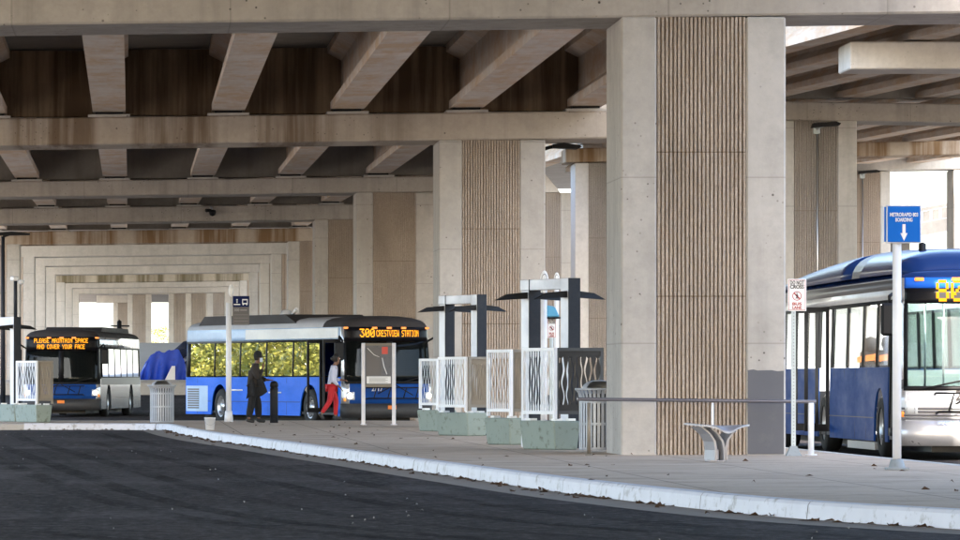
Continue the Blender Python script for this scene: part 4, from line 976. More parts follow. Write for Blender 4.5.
def trash(label, px, y, r_=.30, h=.92):
    s = S(y, PZ); t = thing('trash_can', label, 'trash can', (X(px, s), F/s, PZ), 0, 'slatted trash cans')
    mb = MB(); mb.mat(M['canmetal']); n_ = 30
    for k in range(n_):
        a = k*2*math.pi/n_; c_, s_ = math.cos(a), math.sin(a); tx, ty = -s_*.021, c_*.021
        pr = [(r_*.97, .04), (r_*.97, h*.85), (r_*1.03, h*.94), (r_*1.16, h)]
        for (ra, za), (rb, zb) in zip(pr, pr[1:]):
            mb.hexa([((ra-.008)*c_-tx, (ra-.008)*s_-ty, za), (ra*c_-tx, ra*s_-ty, za), (ra*c_+tx, ra*s_+ty, za), ((ra-.008)*c_+tx, (ra-.008)*s_+ty, za),
                     ((rb-.008)*c_-tx, (rb-.008)*s_-ty, zb), (rb*c_-tx, rb*s_-ty, zb), (rb*c_+tx, rb*s_+ty, zb), ((rb-.008)*c_+tx, (rb-.008)*s_+ty, zb)])
    mb.build('slats', None, t)
    mb = MB(); mb.mat(M['canmetal'])
    for z in (.05, h*.45, h*.80): mb.lathe([(r_*.94, z-.02), (r_*.965, z-.02), (r_*.965, z+.02), (r_*.94, z+.02)], (0, 0, 0), 32); mb.build('hoop', None, t); mb = MB(); mb.mat(M['canmetal'])
    mb.lathe([(r_*1.12, h-.01), (r_*1.19, h-.01), (r_*1.19, h+.02), (r_*1.12, h+.02)], (0, 0, 0), 32); mb.build('hoop', None, t)
    mb = MB(); mb.mat(M['black']); mb.lathe([(0, .05), (r_*.88, .05), (r_*.88, h*.93), (0, h*.93)], (0, 0, 0), 24); mb.build('liner', None, t)
    mb = MB(); mb.mat(M['canmetal'])
    def dome(u, v, o): 
        rr = (r_*.86+o); a = R(u); e = R(v); return (rr*math.cos(a)*math.cos(e), rr*math.sin(a)*math.cos(e), h+rr*.55*math.sin(e))
    mb.grid(dome, [-40+10*k for k in range(27)], [0, 15, 30, 45, 60], .01); mb.grid(dome, [10*k for k in range(37)], [60, 75, 89], .01); mb.build('lid', None, t)
trash('slatted metal trash can standing alone between the two buses', 162, 423.7)
trash('slatted metal trash can partly hidden by the nearest pier', 599, 452)

t = thing('bollard', 'black round topped bollard beside the standing person', 'bollard', (X(274, 40.4), F/40.4, PZ))
mb = MB(); mb.mat(M['darkpost']); mb.lathe([(0, 0), (.10, 0), (.10, .84)], (0, 0, 0), 18); mb.build('post', None, t)
mb = MB(); mb.mat(M['black']); mb.lathe([(.104, .80), (.104, .85), (.09, .86), (.09, .89), (.106, .90), (.10, .97), (.07, 1.02), (0, 1.04)], (0, 0, 0), 18); mb.build('top', None, t)
t = thing('bucket', 'white plastic bucket standing at the white kerb', 'bucket', (X(210, 47), F/47, PZ))
mb = MB(); mb.mat(M['bucket']); mb.lathe([(0, .0), (.09, 0), (.115, .24), (.122, .24), (.122, .26), (.108, .26), (.085, .03), (0, .03)], (0, 0, 0), 20); mb.build('pail', None, t)
mb = MB(); mb.mat(M['steel']); mb.tube([(.118*math.cos(R(a)), -.118*math.sin(R(a))*.9, .22-.12*math.sin(R(a))) for a in range(0, 181, 15)], .004, 5); mb.build('handle', None, t)

# stop sign pole with the bus pictogram
s = 39.6; t = thing('stop_sign', 'white pole with navy and grey bus stop sign in front of the bus tail', 'bus stop sign', (X(228.7, s), F/s, PZ))
mb = MB(); mb.mat(M['white_metal']); mb.tube([(0, 0, 0), (0, 0, 3.02)], .07, 14); mb.tube([(0, 0, 0), (0, 0, .28)], [.115, .09], 14); mb.build('pole', None, t)
zA, zB = Zr(296, s)-PZ, Zr(325, s)-PZ; zm = Zr(307, s)-PZ
mb = MB(); mb.mat(M['signgrey']); mb.box(.10, .52, -.03, .03, zB, zm); mb.mat(M['navy']).box(.10, .52, -.031, .031, zm+.001, zA); pn = mb.build('sign_panel', None, t)
mb = MB(); mb.mat(M['text_white'])      # little bus pictogram
bx, bz = .41, zm+.13
mb.box(bx-.07, bx+.07, -.036, -.031, bz+.04, bz+.07); mb.box(bx-.07, bx-.05, -.036, -.031, bz-.03, bz+.04); mb.box(bx+.05, bx+.07, -.036, -.031, bz-.03, bz+.04); mb.box(bx-.07, bx+.07, -.036, -.031, bz-.06, bz-.03); mb.box(bx-.06, bx-.03, -.036, -.031, bz-.085, bz-.06); mb.box(bx+.03, bx+.06, -.036, -.031, bz-.085, bz-.06)
mb.lathe([(0, -.036), (.022, -.036), (.022, -.031)], (.21, 0, bz+.05), 10, 'y'); mb.box(.195, .225, -.036, -.031, bz-.03, bz+.02); mb.box(.13, .29, -.036, -.031, bz-.08, bz-.055)
mb.build('pictogram', None, pn)
text('route_number', '300', .09, M['text_grey'], pn, (.20, -.034, zm-.08))
mb = MB(); mb.mat(M['text_grey'])
for k in range(4): mb.box(.13, .49, -.034, -.031, zm-.20-.08*k, zm-.195-.08*k)
mb.box(.29, .46, -.034, -.031, zm-.09, zm-.07)
mb.build('rule_lines', None, pn)
mb = MB(); mb.mat(M['signwhite']); mb.lathe([(0, -.02), (.15, -.02), (.16, 0), (.15, .02), (0, .02)], (0, 0, 0), 24, 'y'); dsk = mb.build('disc', None, t)
dsk.location = (.06, 0, Zr(290.5, s)-PZ); dsk.scale = (.42, 1, 1.0); 

# info display
s = 42.4; t = thing('info_display', 'freestanding metal framed notice board in front of the 300 bus', 'notice board', (X(378.5, s), F/s, PZ), R(-6))
h = Zr(343, s)-PZ; zb = Zr(387, s)-PZ
for x in (-.40, .32): mb = MB(); mb.mat(M['silver']); mb.box(x, x+.085, -.045, .045, 0, h, .008); mb.box(x-.03, x+.115, -.08, .08, 0, .02); mb.build('leg', None, t)
mb = MB(); mb.mat(M['brownmetal']); mb.box(-.313, .318, -.04, .04, h-.06, h-.004); mb.box(-.313, .318, -.04, .04, zb, zb+.06); mb.build('panel_frame', None, t)
mb = MB(); mb.mat(M['poster']); mb.box(-.313, .318, -.02, .02, zb+.061, h-.061); ps = mb.build('poster', None, t)
mb = MB(); mb.mat(M['signgrey']); mb.box(-.28, .06, -.025, -.0205, zb+.28, h-.10); mb.mat(M['redlens']).box(.08, .22, -.026, -.0205, h-.26, h-.09); mb.mat(M['signwhite']).box(-.28, .29, -.025, -.0205, zb+.08, zb+.25)
mb.mat(M['text_black'])
for k in range(5): mb.box(-.22+.0, .22-.05*(k % 2), -.028, -.0255, zb+.10+.028*k, zb+.108+.028*k)
mb.mat(M['signwhite'])
mb.tube([(-.26, -.027, h-.12), (-.1, -.027, h-.28), (.02, -.027, h-.33)], .008, 5); mb.tube([(.09, -.027, h-.35), (.13, -.027, h-.55), (.2, -.027, zb+.3)], .012, 5)
mb.build('map_print', None, ps)

# do not cross signs
def nocross(par, z0, w_, h_, y=-.02):
    mb = MB(); mb.mat(M['signwhite']); mb.box(-w_/2, w_/2, y-.006, y, z0, z0+h_, .003); p = mb.build('sign_plate', None, par)
    mb = MB(); mb.mat(M['text_red']); e = .012; yy = y-.008
    for a in ((-w_/2+e, w_/2-e, z0+e, z0+e+.006), (-w_/2+e, w_/2-e, z0+h_-e-.006, z0+h_-e), (-w_/2+e, -w_/2+e+.006, z0+e, z0+h_-e), (w_/2-e-.006, w_/2-e, z0+e, z0+h_-e)): mb.box(a[0], a[1], yy, yy+.0015, a[2], a[3])
    mb.build('border', None, p)
    zc = z0+h_*.47; r_ = w_*.25
    mb = MB(); mb.mat(M['text_red']); mb.lathe([(r_, yy), (r_*.84, yy), (r_*.84, yy+.0015), (r_, yy+.0015)], (0, 0, zc), 28, 'y'); k = r_*.62
    mb.hexa([(-k-.006, yy-.001, zc+k-.006), (k-.006, yy-.001, zc-k-.006), (k-.006, yy, zc-k-.006), (-k-.006, yy, zc+k-.006), (-k+.006, yy-.001, zc+k+.006), (k+.006, yy-.001, zc-k+.006), (k+.006, yy, zc-k+.006), (-k+.006, yy, zc+k+.006)])
    mb.mat(M['text_black']); q = r_
    mb.lathe([(0, yy+.0002), (q*.14, yy+.0002), (q*.14, yy+.0016)], (0, 0, zc+q*.52), 10, 'y')
    for a, b_ in (((0, .36), (-.02, -.1)), ((-.02, -.1), (-.26, -.6)), ((-.02, -.1), (.22, -.6)), ((0, .3), (.28, .02)), ((0, .3), (-.26, .0))):
        mb.tube([(a[0]*q, yy+.001, zc+a[1]*q), (b_[0]*q, yy+.001, zc+b_[1]*q)], q*.09, 6)
    mb.build('no_walking_symbol', None, p)
    for tx, f, sz in (('DO NOT', .88, .17), ('CROSS', .75, .17), ('BUS', .22, .13), ('LANE', .10, .13)):
        text('sign_text', tx, h_*sz, M['text_black'] if sz > .15 else M['text_red'], p, (0, yy, z0+h_*f), width=w_*(.74 if sz > .15 else .5))
    return p
s = 71.7; t = thing('warning_sign', 'do not cross sign on a galvanised post right of the nearest pier', 'sign', (X(793.5, s), F/s, PZ), 0, 'do not cross signs')
h = Zr(279, s)-PZ; zb = Zr(311, s)-PZ
mb = MB(); mb.mat(M['galv']); mb.box(-.03, .03, -.018, .03, 0, h-.02); mb.mat(M['text_grey'])
for k in range(44): mb.box(-.008, .008, -.0195, -.018, .1+.046*k, .118+.046*k)
mb.build('post', None, t)
mb = MB(); mb.mat(M['basegrey']); mb.hexa([(-.11, -.08, 0), (.11, -.08, 0), (.11, .08, 0), (-.11, .08, 0), (-.045, -.04, .14), (.045, -.04, .14), (.045, .04, .14), (-.045, .04, .14)]); mb.build('base', None, t)
p = nocross(t, zb, .26, h-zb)
p.location.x = .045; p.location.y = -.002
s = 57.; t = thing('warning_sign', 'do not cross sign with a teal hood between the posts of the nearer gate', 'sign', (X(551.5, s), F/s, PZ), 0, 'do not cross signs')
mb = MB(); mb.mat(M['galv']); mb.tube([(0, .03, 0), (0, .03, Zr(306, s)-PZ)], .035, 10); mb.build('post', None, t)
nocross(t, Zr(338, s)-PZ, .17, .36, -.012)
mb = MB(); mb.mat(M['tealhood']); zc = Zr(317, s)-PZ; mb.hexa([(-.09, -.1, zc), (.14, -.1, zc), (.14, .12, zc), (-.09, .12, zc), (-.085, -.02, zc+.21), (.06, -.02, zc+.18), (.06, .1, zc+.18), (-.085, .1, zc+.21)], .02); mb.build('hood', None, t)
mb = MB(); mb.mat(M['black']); mb.box(-.10, .17, -.11, .12, zc-.03, zc-.002, .006); mb.build('hood_rim', None, t)
for pc, s, top, lab, k in ((544, 60, 282, 'white oval disc sign rising above the nearer gate beam, left one of the two', 1.), (556.5, 50, 280, 'white oval disc sign rising above the nearer gate beam, right one of the two', .8)):
    t = thing('disc_sign', lab, 'sign', (X(pc, s), F/s, PZ), 0, 'oval disc signs on poles')
    zc = Zr(top, s)-PZ
    mb = MB(); mb.mat(M['white_metal']); mb.tube([(0, 0, 0), (0, 0, zc)], .05, 10); mb.build('pole', None, t)
    mb = MB(); mb.mat(M['signwhite']); mb.lathe([(0, -.02), (.16*k, -.025), (.19*k, -.01), (.19*k, .01), (.16*k, .025), (0, .02)], (0, 0, 0), 26, 'y'); o = mb.build('disc', None, t); o.location = (0, -.07, zc); o.scale = (.38, 1, 1)
    mb = MB(); mb.mat(M['text_grey']); mb.lathe([(.12*k, -.03), (.14*k, -.03), (.14*k, -.024)], (0, 0, 0), 24, 'y'); mb.build('disc_ring', None, o)

# blue boarding sign
s = 85.; t = thing('boarding_sign', 'blue boarding sign with a white down arrow on a white pole at right', 'sign', (X(897.5, s), F/s, PZ))
h = Zr(206, s)-PZ; zb = Zr(242.5, s)-PZ
mb = MB(); mb.mat(M['white_metal']); mb.tube([(0, .05, .0), (0, .05, h-.03)], .052, 14); mb.build('pole', None, t)
mb = MB(); mb.mat(M['basegrey']); mb.box(-.13, .13, -.06, .17, 0, .03, .006); mb.lathe([(.10, .03), (.075, .12), (.06, .13)], (0, .05, 0), 14); mb.build('base_flange', None, t)
mb = MB(); mb.mat(M['silver']); mb.box(-.135, .275, -.03, .03, zb-.01, h+.01, .006); mb.mat(M['signblue']).box(-.158, -.137, -.02, .10, zb+.01, h-.01); mb.mat(M['silver']).box(-.172, -.159, -.02, .12, zb, h+.0); p = mb.build('sign_box', None, t)
mb = MB(); mb.mat(M['signblue']); mb.box(-.120, .262, -.036, -.0305, zb+.004, h-.004); f_ = mb.build('sign_face', None, p)
cx = .071
text('sign_text', 'METRORAPID 803', .062, M['text_white'], f_, (cx, -.038, h-.105), width=.33)
text('sign_text', 'BOARDING', .062, M['text_white'], f_, (cx, -.038, h-.165), width=.20)
mb = MB(); mb.mat(M['text_white']); mb.prism([(cx-.018, h-.215), (cx-.018, h-.32), (cx-.042, h-.32), (cx, h-.41), (cx+.042, h-.32), (cx+.018, h-.32), (cx+.018, h-.215)], 'y', -.041, -.0365); mb.build('arrow', None, f_)
# handrail in front of the nearest pier
t = thing('handrail', 'long pipe handrail running in front of the nearest pier', 'handrail', (0, 73.2, PZ)); s = F/73.2
zr_ = Zr(401.3, s)-PZ
mb = MB(); mb.mat(M['railmetal']); mb.tube([(X(577, s), 0, zr_+.035), (X(580, s), 0, zr_+.03), (X(815, s), 0, zr_-.005), (X(816, s), 0, zr_-.005)], .025, 12); mb.build('rail', None, t)
for pc, m, r_ in ((589, M['brownmetal'], .028), (712.5, M['white_metal'], .018), (811, M['white_metal'], .042)):
    mb = MB(); mb.mat(m); mb.tube([(X(pc, s), .0, 0), (X(pc, s), 0, zr_-.02)], r_, 10); mb.tube([(X(pc, s), 0, 0), (X(pc, s), 0, .015)], r_*2, 12); mb.build('rail_post', None, t)

# bench: a folded metal wing on a split, flaring stem
s = 77.; t = thing('bench', 'backless metal bench with wing shaped seat in front of the nearest pier', 'bench', (X(717.5, s), F/s, PZ), R(0))
def seat(u, v, o):   # u across (-1..1), v in depth (-1..1)
    x = u*.405+.035*v; z = .47+.012*u*u-(.085*math.exp(-((u-.38)/.33)**2) if v < 0 else .0)*(-v if v < 0 else 0)+.02*(u < 0)*(-u)
    y = v*.24*(1-.75*abs(u-.15)**1.6*(1 if v < 0 else .2)); return (x, y, z+o)
mb = MB(); mb.mat(M['bench']); mb.grid(seat, [-1+.1*k for k in range(21)], [-1, -.6, -.2, .2, .6, 1], .022); mb.build('seat', None, t)
def leg(path, wid, nm):
    mb = MB(); mb.mat(M['bench'])
    for (xa, za), (xb, zb) in zip(path, path[1:]):
        k = .055; mb.hexa([(xa-.014+k, -wid, za), (xa+.014+k, -wid, za), (xa+.014-k, wid, za), (xa-.014-k, wid, za), (xb-.014+k, -wid, zb), (xb+.014+k, -wid, zb), (xb+.014-k, wid, zb), (xb-.014-k, wid, zb)])
    mb.build(nm, None, t)
leg([(-.09, .02), (-.085, .15), (-.10, .26), (-.16, .36), (-.27, .455)], .12, 'leg'); leg([(.03, .02), (.025, .16), (.0, .27), (-.07, .37), (-.16, .452)], .12, 'leg')
leg([(.05, .02), (.045, .17), (.07, .28), (.13, .37), (.20, .40)], .12, 'leg')
mb = MB(); mb.mat(M['bench']); mb.box(-.068, .008, -.09, .09, .02, .16, .01); mb.build('stem', None, t)
mb = MB(); mb.mat(M['bench']); mb.box(-.15, .09, -.13, .13, 0, .02, .005); mb.build('base_plate', None, t)

# ------------------------------------------------------------------ tents on the bank
def tent_mesh(f, nu, nv, mat, name, par, th=.01):
    mb = MB(); mb.mat(mat); mb.grid(f, [i/nu for i in range(nu+1)], [j/nv for j in range(nv+1)], 0, False); return mb.build(name, None, par)
t = thing('tent', 'tent under a bright blue tarpaulin on the bank behind the trash can', 'tent', (X(157, 22.5), F/22.5, 1.22), 0, 'tents on the bank')
TP = [(-.86, 0), (-.78, .22), (-.62, .50), (-.46, .84), (-.22, 1.08), (.05, 1.26), (.32, 1.22), (.62, 1.36), (.95, 1.30), (1.2, .80), (1.3, 0)]
def f(u, v, o):
    k = min(9, int(u*10)); q = u*10-k; (xa, za), (xb, zb) = TP[k], TP[k+1]
    x, z = xa+(xb-xa)*q, za+(zb-za)*q; e = 1-.18*math.sin(v*math.pi)
    return (x+.05*math.sin(9*v+3*u)+.03*math.sin(23*v), -1.1+2.2*v, max(0, z*e+.03*math.sin(17*u+6*v)*min(1, z)+.025*math.sin(43*u-9*v)*min(1, z)))
tent_mesh(f, 30, 16, M['tarp'], 'tarpaulin', t)
mb = MB(); mb.mat(M['tarp'])
def ff(u, v, o): p = f(u, 0, 0); return (p[0], -1.08-.16*v+.11*math.sin(29*u+2*v)*(.25+v), p[2]*(1-v))
mb.grid(ff, [k/60 for k in range(61)], [0, .25, .5, .75, 1], 0, False); mb.build('front_flap', None, t)
mb = MB(); mb.mat(M['bucket']); mb.hexa([(.35, -1.5, 0), (.8, -1.5, 0), (.8, -1.2, 0), (.35, -1.2, 0), (.65, -1.45, .62), (.8, -1.45, .62), (.8, -1.3, .62), (.65, -1.3, .62)]); tag(mb.build('white_sheet', None, t))
t = thing('tent', 'dark navy dome tent beside the blue tarpaulin, partly behind the bus tail', 'tent', (X(183, 22.3), F/22.3-.4, 1.22), 0, 'tents on the bank')
def f2(u, v, o):
    a = u*math.pi; e = math.sin(v*math.pi); x = -1.1*math.cos(a)*(.35+.65*e); z = 1.42*math.sin(a)*(.25+.75*e); return (x, -1.2+2.4*v, max(0, z))
tent_mesh(f2, 14, 12, M['tent'], 'tent_shell', t)
mb = MB(); mb.mat(M['tentgrey']); mb.tube([(-1.0, -1.15, .08), (-.3, -.95, .62), (.5, -.6, 1.22)], .09, 6); mb.build('piping', None, t)
mb = MB(); mb.mat(M['tent']); mb.tube([(-.3, -.1, 1.2), (.1, .2, 1.55), (.5, .3, 1.6)], .2, 8); mb.build('bundle', None, t)

# ------------------------------------------------------------------ people
def skinned(name, joints, bones, mat, parent, root, sub=2):
    idx = {k: i for i, k in enumerate(joints)}
    me = bpy.data.meshes.new(name); me.from_pydata([joints[k][0] for k in joints], [(idx[a], idx[b_]) for a, b_ in bones], [])
    o = bpy.data.objects.new(name, me); col.objects.link(o)
    sk = o.modifiers.new('skin', 'SKIN'); sk.use_smooth_shade = True
    for k, i in idx.items():
        r_ = joints[k][1]; d_ = me.skin_vertices[0].data[i]; d_.radius = r_ if isinstance(r_, tuple) else (r_, r_); d_.use_root = (k == root)
    ss = o.modifiers.new('sub', 'SUBSURF'); ss.levels = ss.render_levels = sub
    m2 = bpy.data.meshes.new_from_object(o.evaluated_get(bpy.context.evaluated_depsgraph_get())); m2.name = name
    bpy.data.objects.remove(o); m2.materials.clear(); m2.materials.append(mat)
    for p in m2.polygons: p.use_smooth = True; p.material_index = 0
    q = bpy.data.objects.new(name, m2); col.objects.link(q); q.parent = parent
    return q
def hand(j, bones, wrist, key, dirv, up):
    """palm and five fingers growing from the wrist joint"""
    dirv = Vector(dirv).normalized(); up = Vector(up).normalized(); side = dirv.cross(up); wv = Vector(wrist)
    j[key+'palm'] = (tuple(wv+dirv*.055), (.036, .018)); bones.append((key, key+'palm'))
    for i, (o, L_) in enumerate(((-.030, .070), (-.010, .082), (.010, .078), (.028, .060))):
        b0 = wv+dirv*.092+side*o; m_ = b0+dirv*L_*.5+up*.004; e = b0+dirv*L_*.85-up*.022
        for n_, p in ((f'{key}f{i}a', b0), (f'{key}f{i}b', m_), (f'{key}f{i}c', e)): j[n_] = (tuple(p), .009)
        bones += [(key+'palm', f'{key}f{i}a'), (f'{key}f{i}a', f'{key}f{i}b'), (f'{key}f{i}b', f'{key}f{i}c')]
    a = wv+dirv*.04+side*-.045; c_ = a+dirv*.045-side*.008-up*.01
    j[key+'t0'] = (tuple(a), .011); j[key+'t1'] = (tuple(c_), .009); bones += [(key+'palm', key+'t0'), (key+'t0', key+'t1')]
def person(label, loc, rz, P, jacket, trousers, shoes, hat, mask, coat_low, group='people waiting and boarding', bulk=0.):
    """P: pose joints; facing +x, +y to the person's left"""
    t = thing('person', label, 'person', loc, rz, group)
    j = {}; bn = []
    hips = Vector(P['hips']); chest = Vector(P['chest']); neck = Vector(P['neck']); head = Vector(P['head'])
    j['hips'] = (tuple(hips), (.13, .10)); j['waist'] = (tuple(hips.lerp(chest, .5)), (.125, .09)); j['chest'] = (tuple(chest), (.14, .105)); j['neck'] = (tuple(neck), .052)
    j['jaw'] = (tuple(head+Vector((.018, 0, -.06))), (.066, .062)); j['skull'] = (tuple(head+Vector((-.005, 0, .05))), (.085, .078)); j['brow'] = (tuple(head+Vector((.0, 0, .095))), (.062, .058))
    j['nose'] = (tuple(head+Vector((.098, 0, .0))), .013); j['chin'] = (tuple(head+Vector((.072, 0, -.085))), .03)
    bn += [('hips', 'waist'), ('waist', 'chest'), ('chest', 'neck'), ('neck', 'jaw'), ('jaw', 'skull'), ('skull', 'brow'), ('skull', 'nose'), ('jaw', 'chin')]
    for q, e in (('r', -1), ('l', 1)):
        sh = chest+Vector((0, .175*e, .09)); el, wr = Vector(P[q+'el']), Vector(P[q+'wr'])
        j[q+'sh'] = (tuple(sh), .058); j[q+'el'] = (tuple(el), .042); j[q+'wr'] = (tuple(wr), .028)
        bn += [('chest', q+'sh'), (q+'sh', q+'el'), (q+'el', q+'wr')]
        hand(j, bn, wr, q+'wr', P.get(q+'hd', wr-el), (0, 0, 1) if abs((wr-el).normalized().z) < .8 else (1, 0, 0))
        hp = hips+Vector((0, .09*e, -.06)); kn, an = Vector(P[q+'kn']), Vector(P[q+'an']); to = Vector(P[q+'to'])
        j[q+'hp'] = (tuple(hp), .088); j[q+'kn'] = (tuple(kn), .058); j[q+'an'] = (tuple(an), .038); j[q+'to'] = (tuple(to), (.035, .028))
        bn += [('hips', q+'hp'), (q+'hp', q+'kn'), (q+'kn', q+'an'), (q+'an', q+'to')]
        ear = head+Vector((-.012, .082*e, .0)); j[q+'ear'] = (tuple(ear), .016); bn.append(('skull', q+'ear'))
    body = skinned('body', j, bn, M['skin'], t, 'hips')
    # eyes
    ey = MB(); ey.mat(M['signwhite'])
    for e in (-1, 1): ey.lathe([(0, -.012), (.011, -.005), (.011, .005), (0, .012)], tuple(head+Vector((.078, .032*e, .022))), 8)
    ey.mat(M['black'])
    for e in (-1, 1): ey.lathe([(0, -.007), (.006, 0), (0, .007)], tuple(head+Vector((.087, .032*e, .022))), 8)
    ey.build('eyes', None, t)
    # jacket
    jj = {k: (j[k][0], tuple((v+.028+bulk) for v in j[k][1]) if isinstance(j[k][1], tuple) else j[k][1]+.022+bulk*.8) for k in ('hips', 'waist', 'chest', 'rsh', 'lsh', 'rel', 'lel')}
    up = chest.lerp(neck, .75); jj['collar'] = (tuple(up), .068)
    bb = [('hips', 'waist'), ('waist', 'chest'), ('chest', 'collar')]
    jj['hem'] = (tuple(hips+Vector((0, 0, -coat_low))), (.165, .135)); bb.append(('hips', 'hem'))
    for q in 'rl':
        wr, el = Vector(P[q+'wr']), Vector(P[q+'el']); jj[q+'cf'] = (tuple(wr.lerp(el, .12)), .045); bb += [('chest', q+'sh'), (q+'sh', q+'el'), (q+'el', q+'cf')]
    skinned('jacket', jj, bb, jacket, t, 'waist')
    tr = {'hips': (j['hips'][0], (.145, .118))}; bb = []
    for q in 'rl':
        an, kn = Vector(P[q+'an']), Vector(P[q+'kn'])
        tr[q+'hp'] = (j[q+'hp'][0], .102); tr[q+'kn'] = (j[q+'kn'][0], P.get('knr', .074)); tr[q+'cu'] = (tuple(an.lerp(kn, .08)), P.get('cufr', .062)); bb += [('hips', q+'hp'), (q+'hp', q+'kn'), (q+'kn', q+'cu')]
    skinned('trousers', tr, bb, trousers, t, 'hips')
    for q in 'rl':
        an, to = Vector(P[q+'an']), Vector(P[q+'to']); dv = (to-an); hl = an-dv*.35; 
        up_ = Vector((0, 0, .0))
        skinned('shoe', {'heel': (tuple(hl+Vector((0, 0, -.035))), (.058, .052)), 'mid': (tuple(an.lerp(to, .5)+Vector((0, 0, -.012))), (.06, .052)), 'toe': (tuple(to+dv*.30), (.056, .046)), 'cuff': (tuple(an+Vector((0, 0, .03))), .056)}, [('heel', 'mid'), ('mid', 'toe'), ('heel', 'cuff')], shoes, t, 'mid', 1)
    if hat:
        mb = MB(); mb.mat(M['cloth_black']); mb.lathe([(.102, -.02), (.105, .03), (.10, .085), (.075, .13), (.03, .152), (0, .155)], tuple(head+Vector((-.005, 0, .035))), 18)
        mb.hexa([tuple(head+Vector(p)) for p in ((.07, -.08, .045), (.205, -.055, .025), (.205, .055, .025), (.07, .08, .045), (.07, -.08, .06), (.205, -.055, .037), (.205, .055, .037), (.07, .08, .06))]); mb.build('cap', None, t)
    mb = MB(); mb.mat(M['hair'])
    def hr(u, v, o):
        a = R(u); e = R(v); r_ = .106 if not hat else .097
        return tuple(head+Vector((-.012, 0, .035))+Vector((r_*math.cos(a)*math.cos(e), .094*math.sin(a)*math.cos(e), .118*math.sin(e))))
    mb.grid(hr, [75+10*k for k in range(22)], [-50, -30, -10, 10], 0); 
    if not hat: mb.grid(hr, [10*k for k in range(37)], [22, 38, 55, 72, 89], 0); mb.lathe([(0, -.05), (.05, -.03), (.055, .03), (0, .05)], tuple(head+Vector((-.105, 0, .02))), 12); mb.grid(hr, [60+10*k for k in range(25)], [10, 22], 0)
    mb.build('hair', None, t)
    if mask:
        mb = MB(); mb.mat(M['mask'])
        def mk(u, v, o): a = R(u); return tuple(head+Vector((.012, 0, 0))+Vector((.088*math.cos(a)+(.014*math.cos(3*a*.5) if abs(u) < 60 else 0), .082*math.sin(a), v)))
        mb.grid(mk, [-70+10*k for k in range(15)], [-.095, -.06, -.03, .005], 0); mb.build('face_mask', None, t)
    return t
s = 40.4
P1 = dict(hips=(-.02, 0, .92), chest=(.015, 0, 1.28), neck=(.06, 0, 1.47), head=(.10, 0, 1.60), rel=(.10, -.27, 1.10), rwr=(.22, -.10, 1.36), rhd=(.1, .5, .9), lel=(.14, .26, 1.08), lwr=(.33, .08, 1.06), lhd=(1, -.6, 0),
          rkn=(-.06, -.11, .50), ran=(-.14, -.13, .085), rto=(-.02, -.15, .05), lkn=(.10, .11, .50), lan=(.12, .13, .085), lto=(.25, .14, .05), knr=.105, cufr=.09)
p1 = person('person in brown jacket and black cap, hand to face mask, by the bollard', (X(254, s), F/s, PZ), 0, P1, M['cloth_brown'], M['cloth_black'], M['shoe_dark'], True, True, .10, bulk=.05)
mb = MB(); mb.mat(M['cloth_black'])      # dark coat carried over the arm, hanging down
def coat(u, v, o): return (-.20+.10*v+(.50-.20*v)*u+.03*math.sin(8*u)*(1-v), -.22+.05*math.sin(11*u+3*v)+.03*v, .58+.50*v+(1-v)*(.16*u+.05*math.sin(7*u))+.05*u*v)
mb.grid(coat, [k/10 for k in range(11)], [k/6 for k in range(7)], .05); o = mb.build('carried_coat', None, None); o.location = (X(254, s), F/s, PZ)
tag(o, 'black coat hanging from the arm of the person in the brown jacket', 'coat')
s = 38.5
P2_ = dict(hips=(.0, 0, .93), chest=(.05, 0, 1.28), neck=(.10, 0, 1.46), head=(.135, 0, 1.59), rel=(-.01, -.25, 1.07), rwr=(.15, -.25, .90), lel=(.10, .25, 1.08), lwr=(.30, .20, 1.06),
          rkn=(-.06, -.10, .50), ran=(-.30, -.11, .17), rto=(-.24, -.11, .07), lkn=(.14, .09, .53), lan=(.12, .10, .10), lto=(.25, .10, .06), knr=.075, cufr=.055)
p2 = person('person in pale jacket and red trousers stepping onto the 300 bus', (X(331.5, s), F/s, PZ), R(8), P2_, M['cloth_pale'], M['cloth_red'], M['shoe_dark'], False, False, .12)

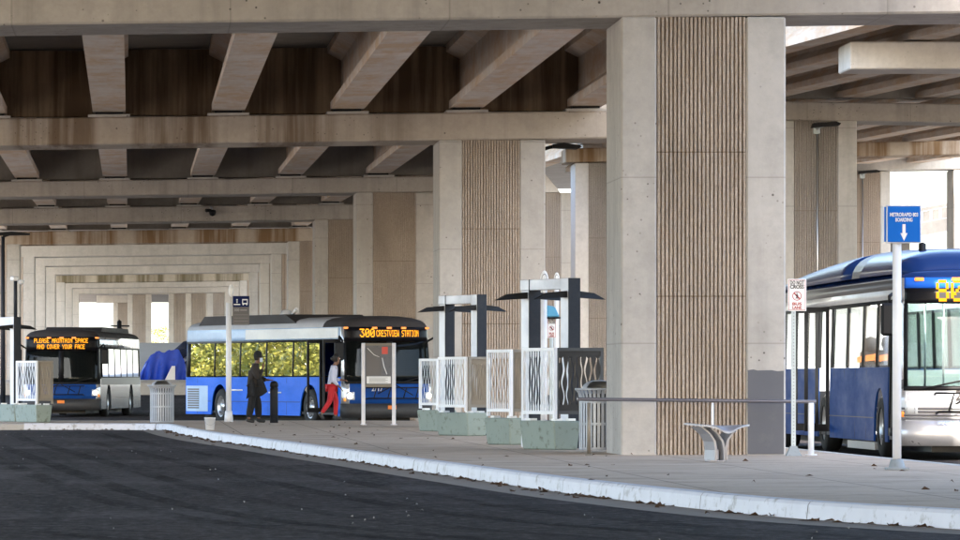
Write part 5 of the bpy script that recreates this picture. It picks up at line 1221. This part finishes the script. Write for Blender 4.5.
# ------------------------------------------------------------------ trees
def leaf_cloud(mb, clumps, n_, size):
    tot = sum(c[1]**2 for c in clumps)
    for c, r_ in clumps:
        for _ in range(int(n_*r_*r_/tot)):
            v = Vector((random.gauss(0, 1), random.gauss(0, 1), random.gauss(0, 1))).normalized()*r_*random.random()**.4; p = Vector(c)+Vector((v.x, v.y, v.z*.8))
            if p.z < .1: continue
            a = Vector((random.uniform(-1, 1), random.uniform(-1, 1), random.uniform(-.6, 1))).normalized(); b_ = a.orthogonal().normalized()
            b_ = (Matrix.Rotation(random.uniform(0, 6.28), 3, a) @ b_); c2 = a.cross(b_); q = size*random.uniform(.6, 1.3)
            mb.quad(p-b_*q, p+c2*q*.5, p+b_*q, p-c2*q*.5)
def tree(label, loc, h, rz):
    t = thing('tree', label, 'tree', loc, rz, 'sunlit trees beside the elevated road')
    mb = MB(); mb.mat(M['bark']); mb.tube([(0, 0, -.3), (.1, 0, h*.25), (-.1, .1, h*.5), (0, 0, h*.8)], [.28, .22, .15, .05], 8)
    for k in range(5):
        a = k*1.3; z = h*(.2+.1*k); mb.tube([(0, 0, z), (math.cos(a)*1.2, math.sin(a)*1.2, z+.9), (math.cos(a)*2.2, math.sin(a)*2.2, z+1.6)], [.12, .07, .03], 6)
    mb.build('trunk', None, t)
    mb = MB(); mb.mat(M['leaf']); cl = []
    for k in range(22):
        a = random.uniform(0, 6.28); z = random.uniform(.6, h); rad = 3.6*math.sqrt(max(.1, 1-((z-h*.4)/(h*.66))**2)); rr = rad*random.uniform(.3, 1)
        cl.append(((rr*math.cos(a), rr*math.sin(a), z), random.uniform(.8, 1.6)))
    leaf_cloud(mb, cl, 5200, .15); mb.build('crown', None, t, fix=False); return t
t0 = tree('bushy yellow green tree in the sunlit row left of the elevated road', (-34, 175, 0), 8, 0)
for k, (x, y, sc) in enumerate([(-38, 181, 1.1), (-43, 187, 1.0), (-47, 193, 1.2), (-51, 199, 1.0), (-56, 205, 1.15), (-60, 211, 1.1), (-42, 196, .9), (-30, 169, .9), (-66, 218, 1.2)]):
    o = copy_tree(t0); o.location = (x, y, 0); o.scale = (sc, sc, sc); o.rotation_euler.z = k*1.9
for k, (px, s, z, sc, lab) in enumerate([(163, 7.6, 4.4, .75, 'hazy far tree in the right of the two white sky openings'), (92, 7.0, 4.4, .6, 'hazy far tree low in the left white sky opening')]):
    o = copy_tree(t0); o.location = (X(px, s), F/s, z-2); o.scale = (sc, sc, sc); o['label'] = lab; o['group'] = 'far trees beyond the elevated road'
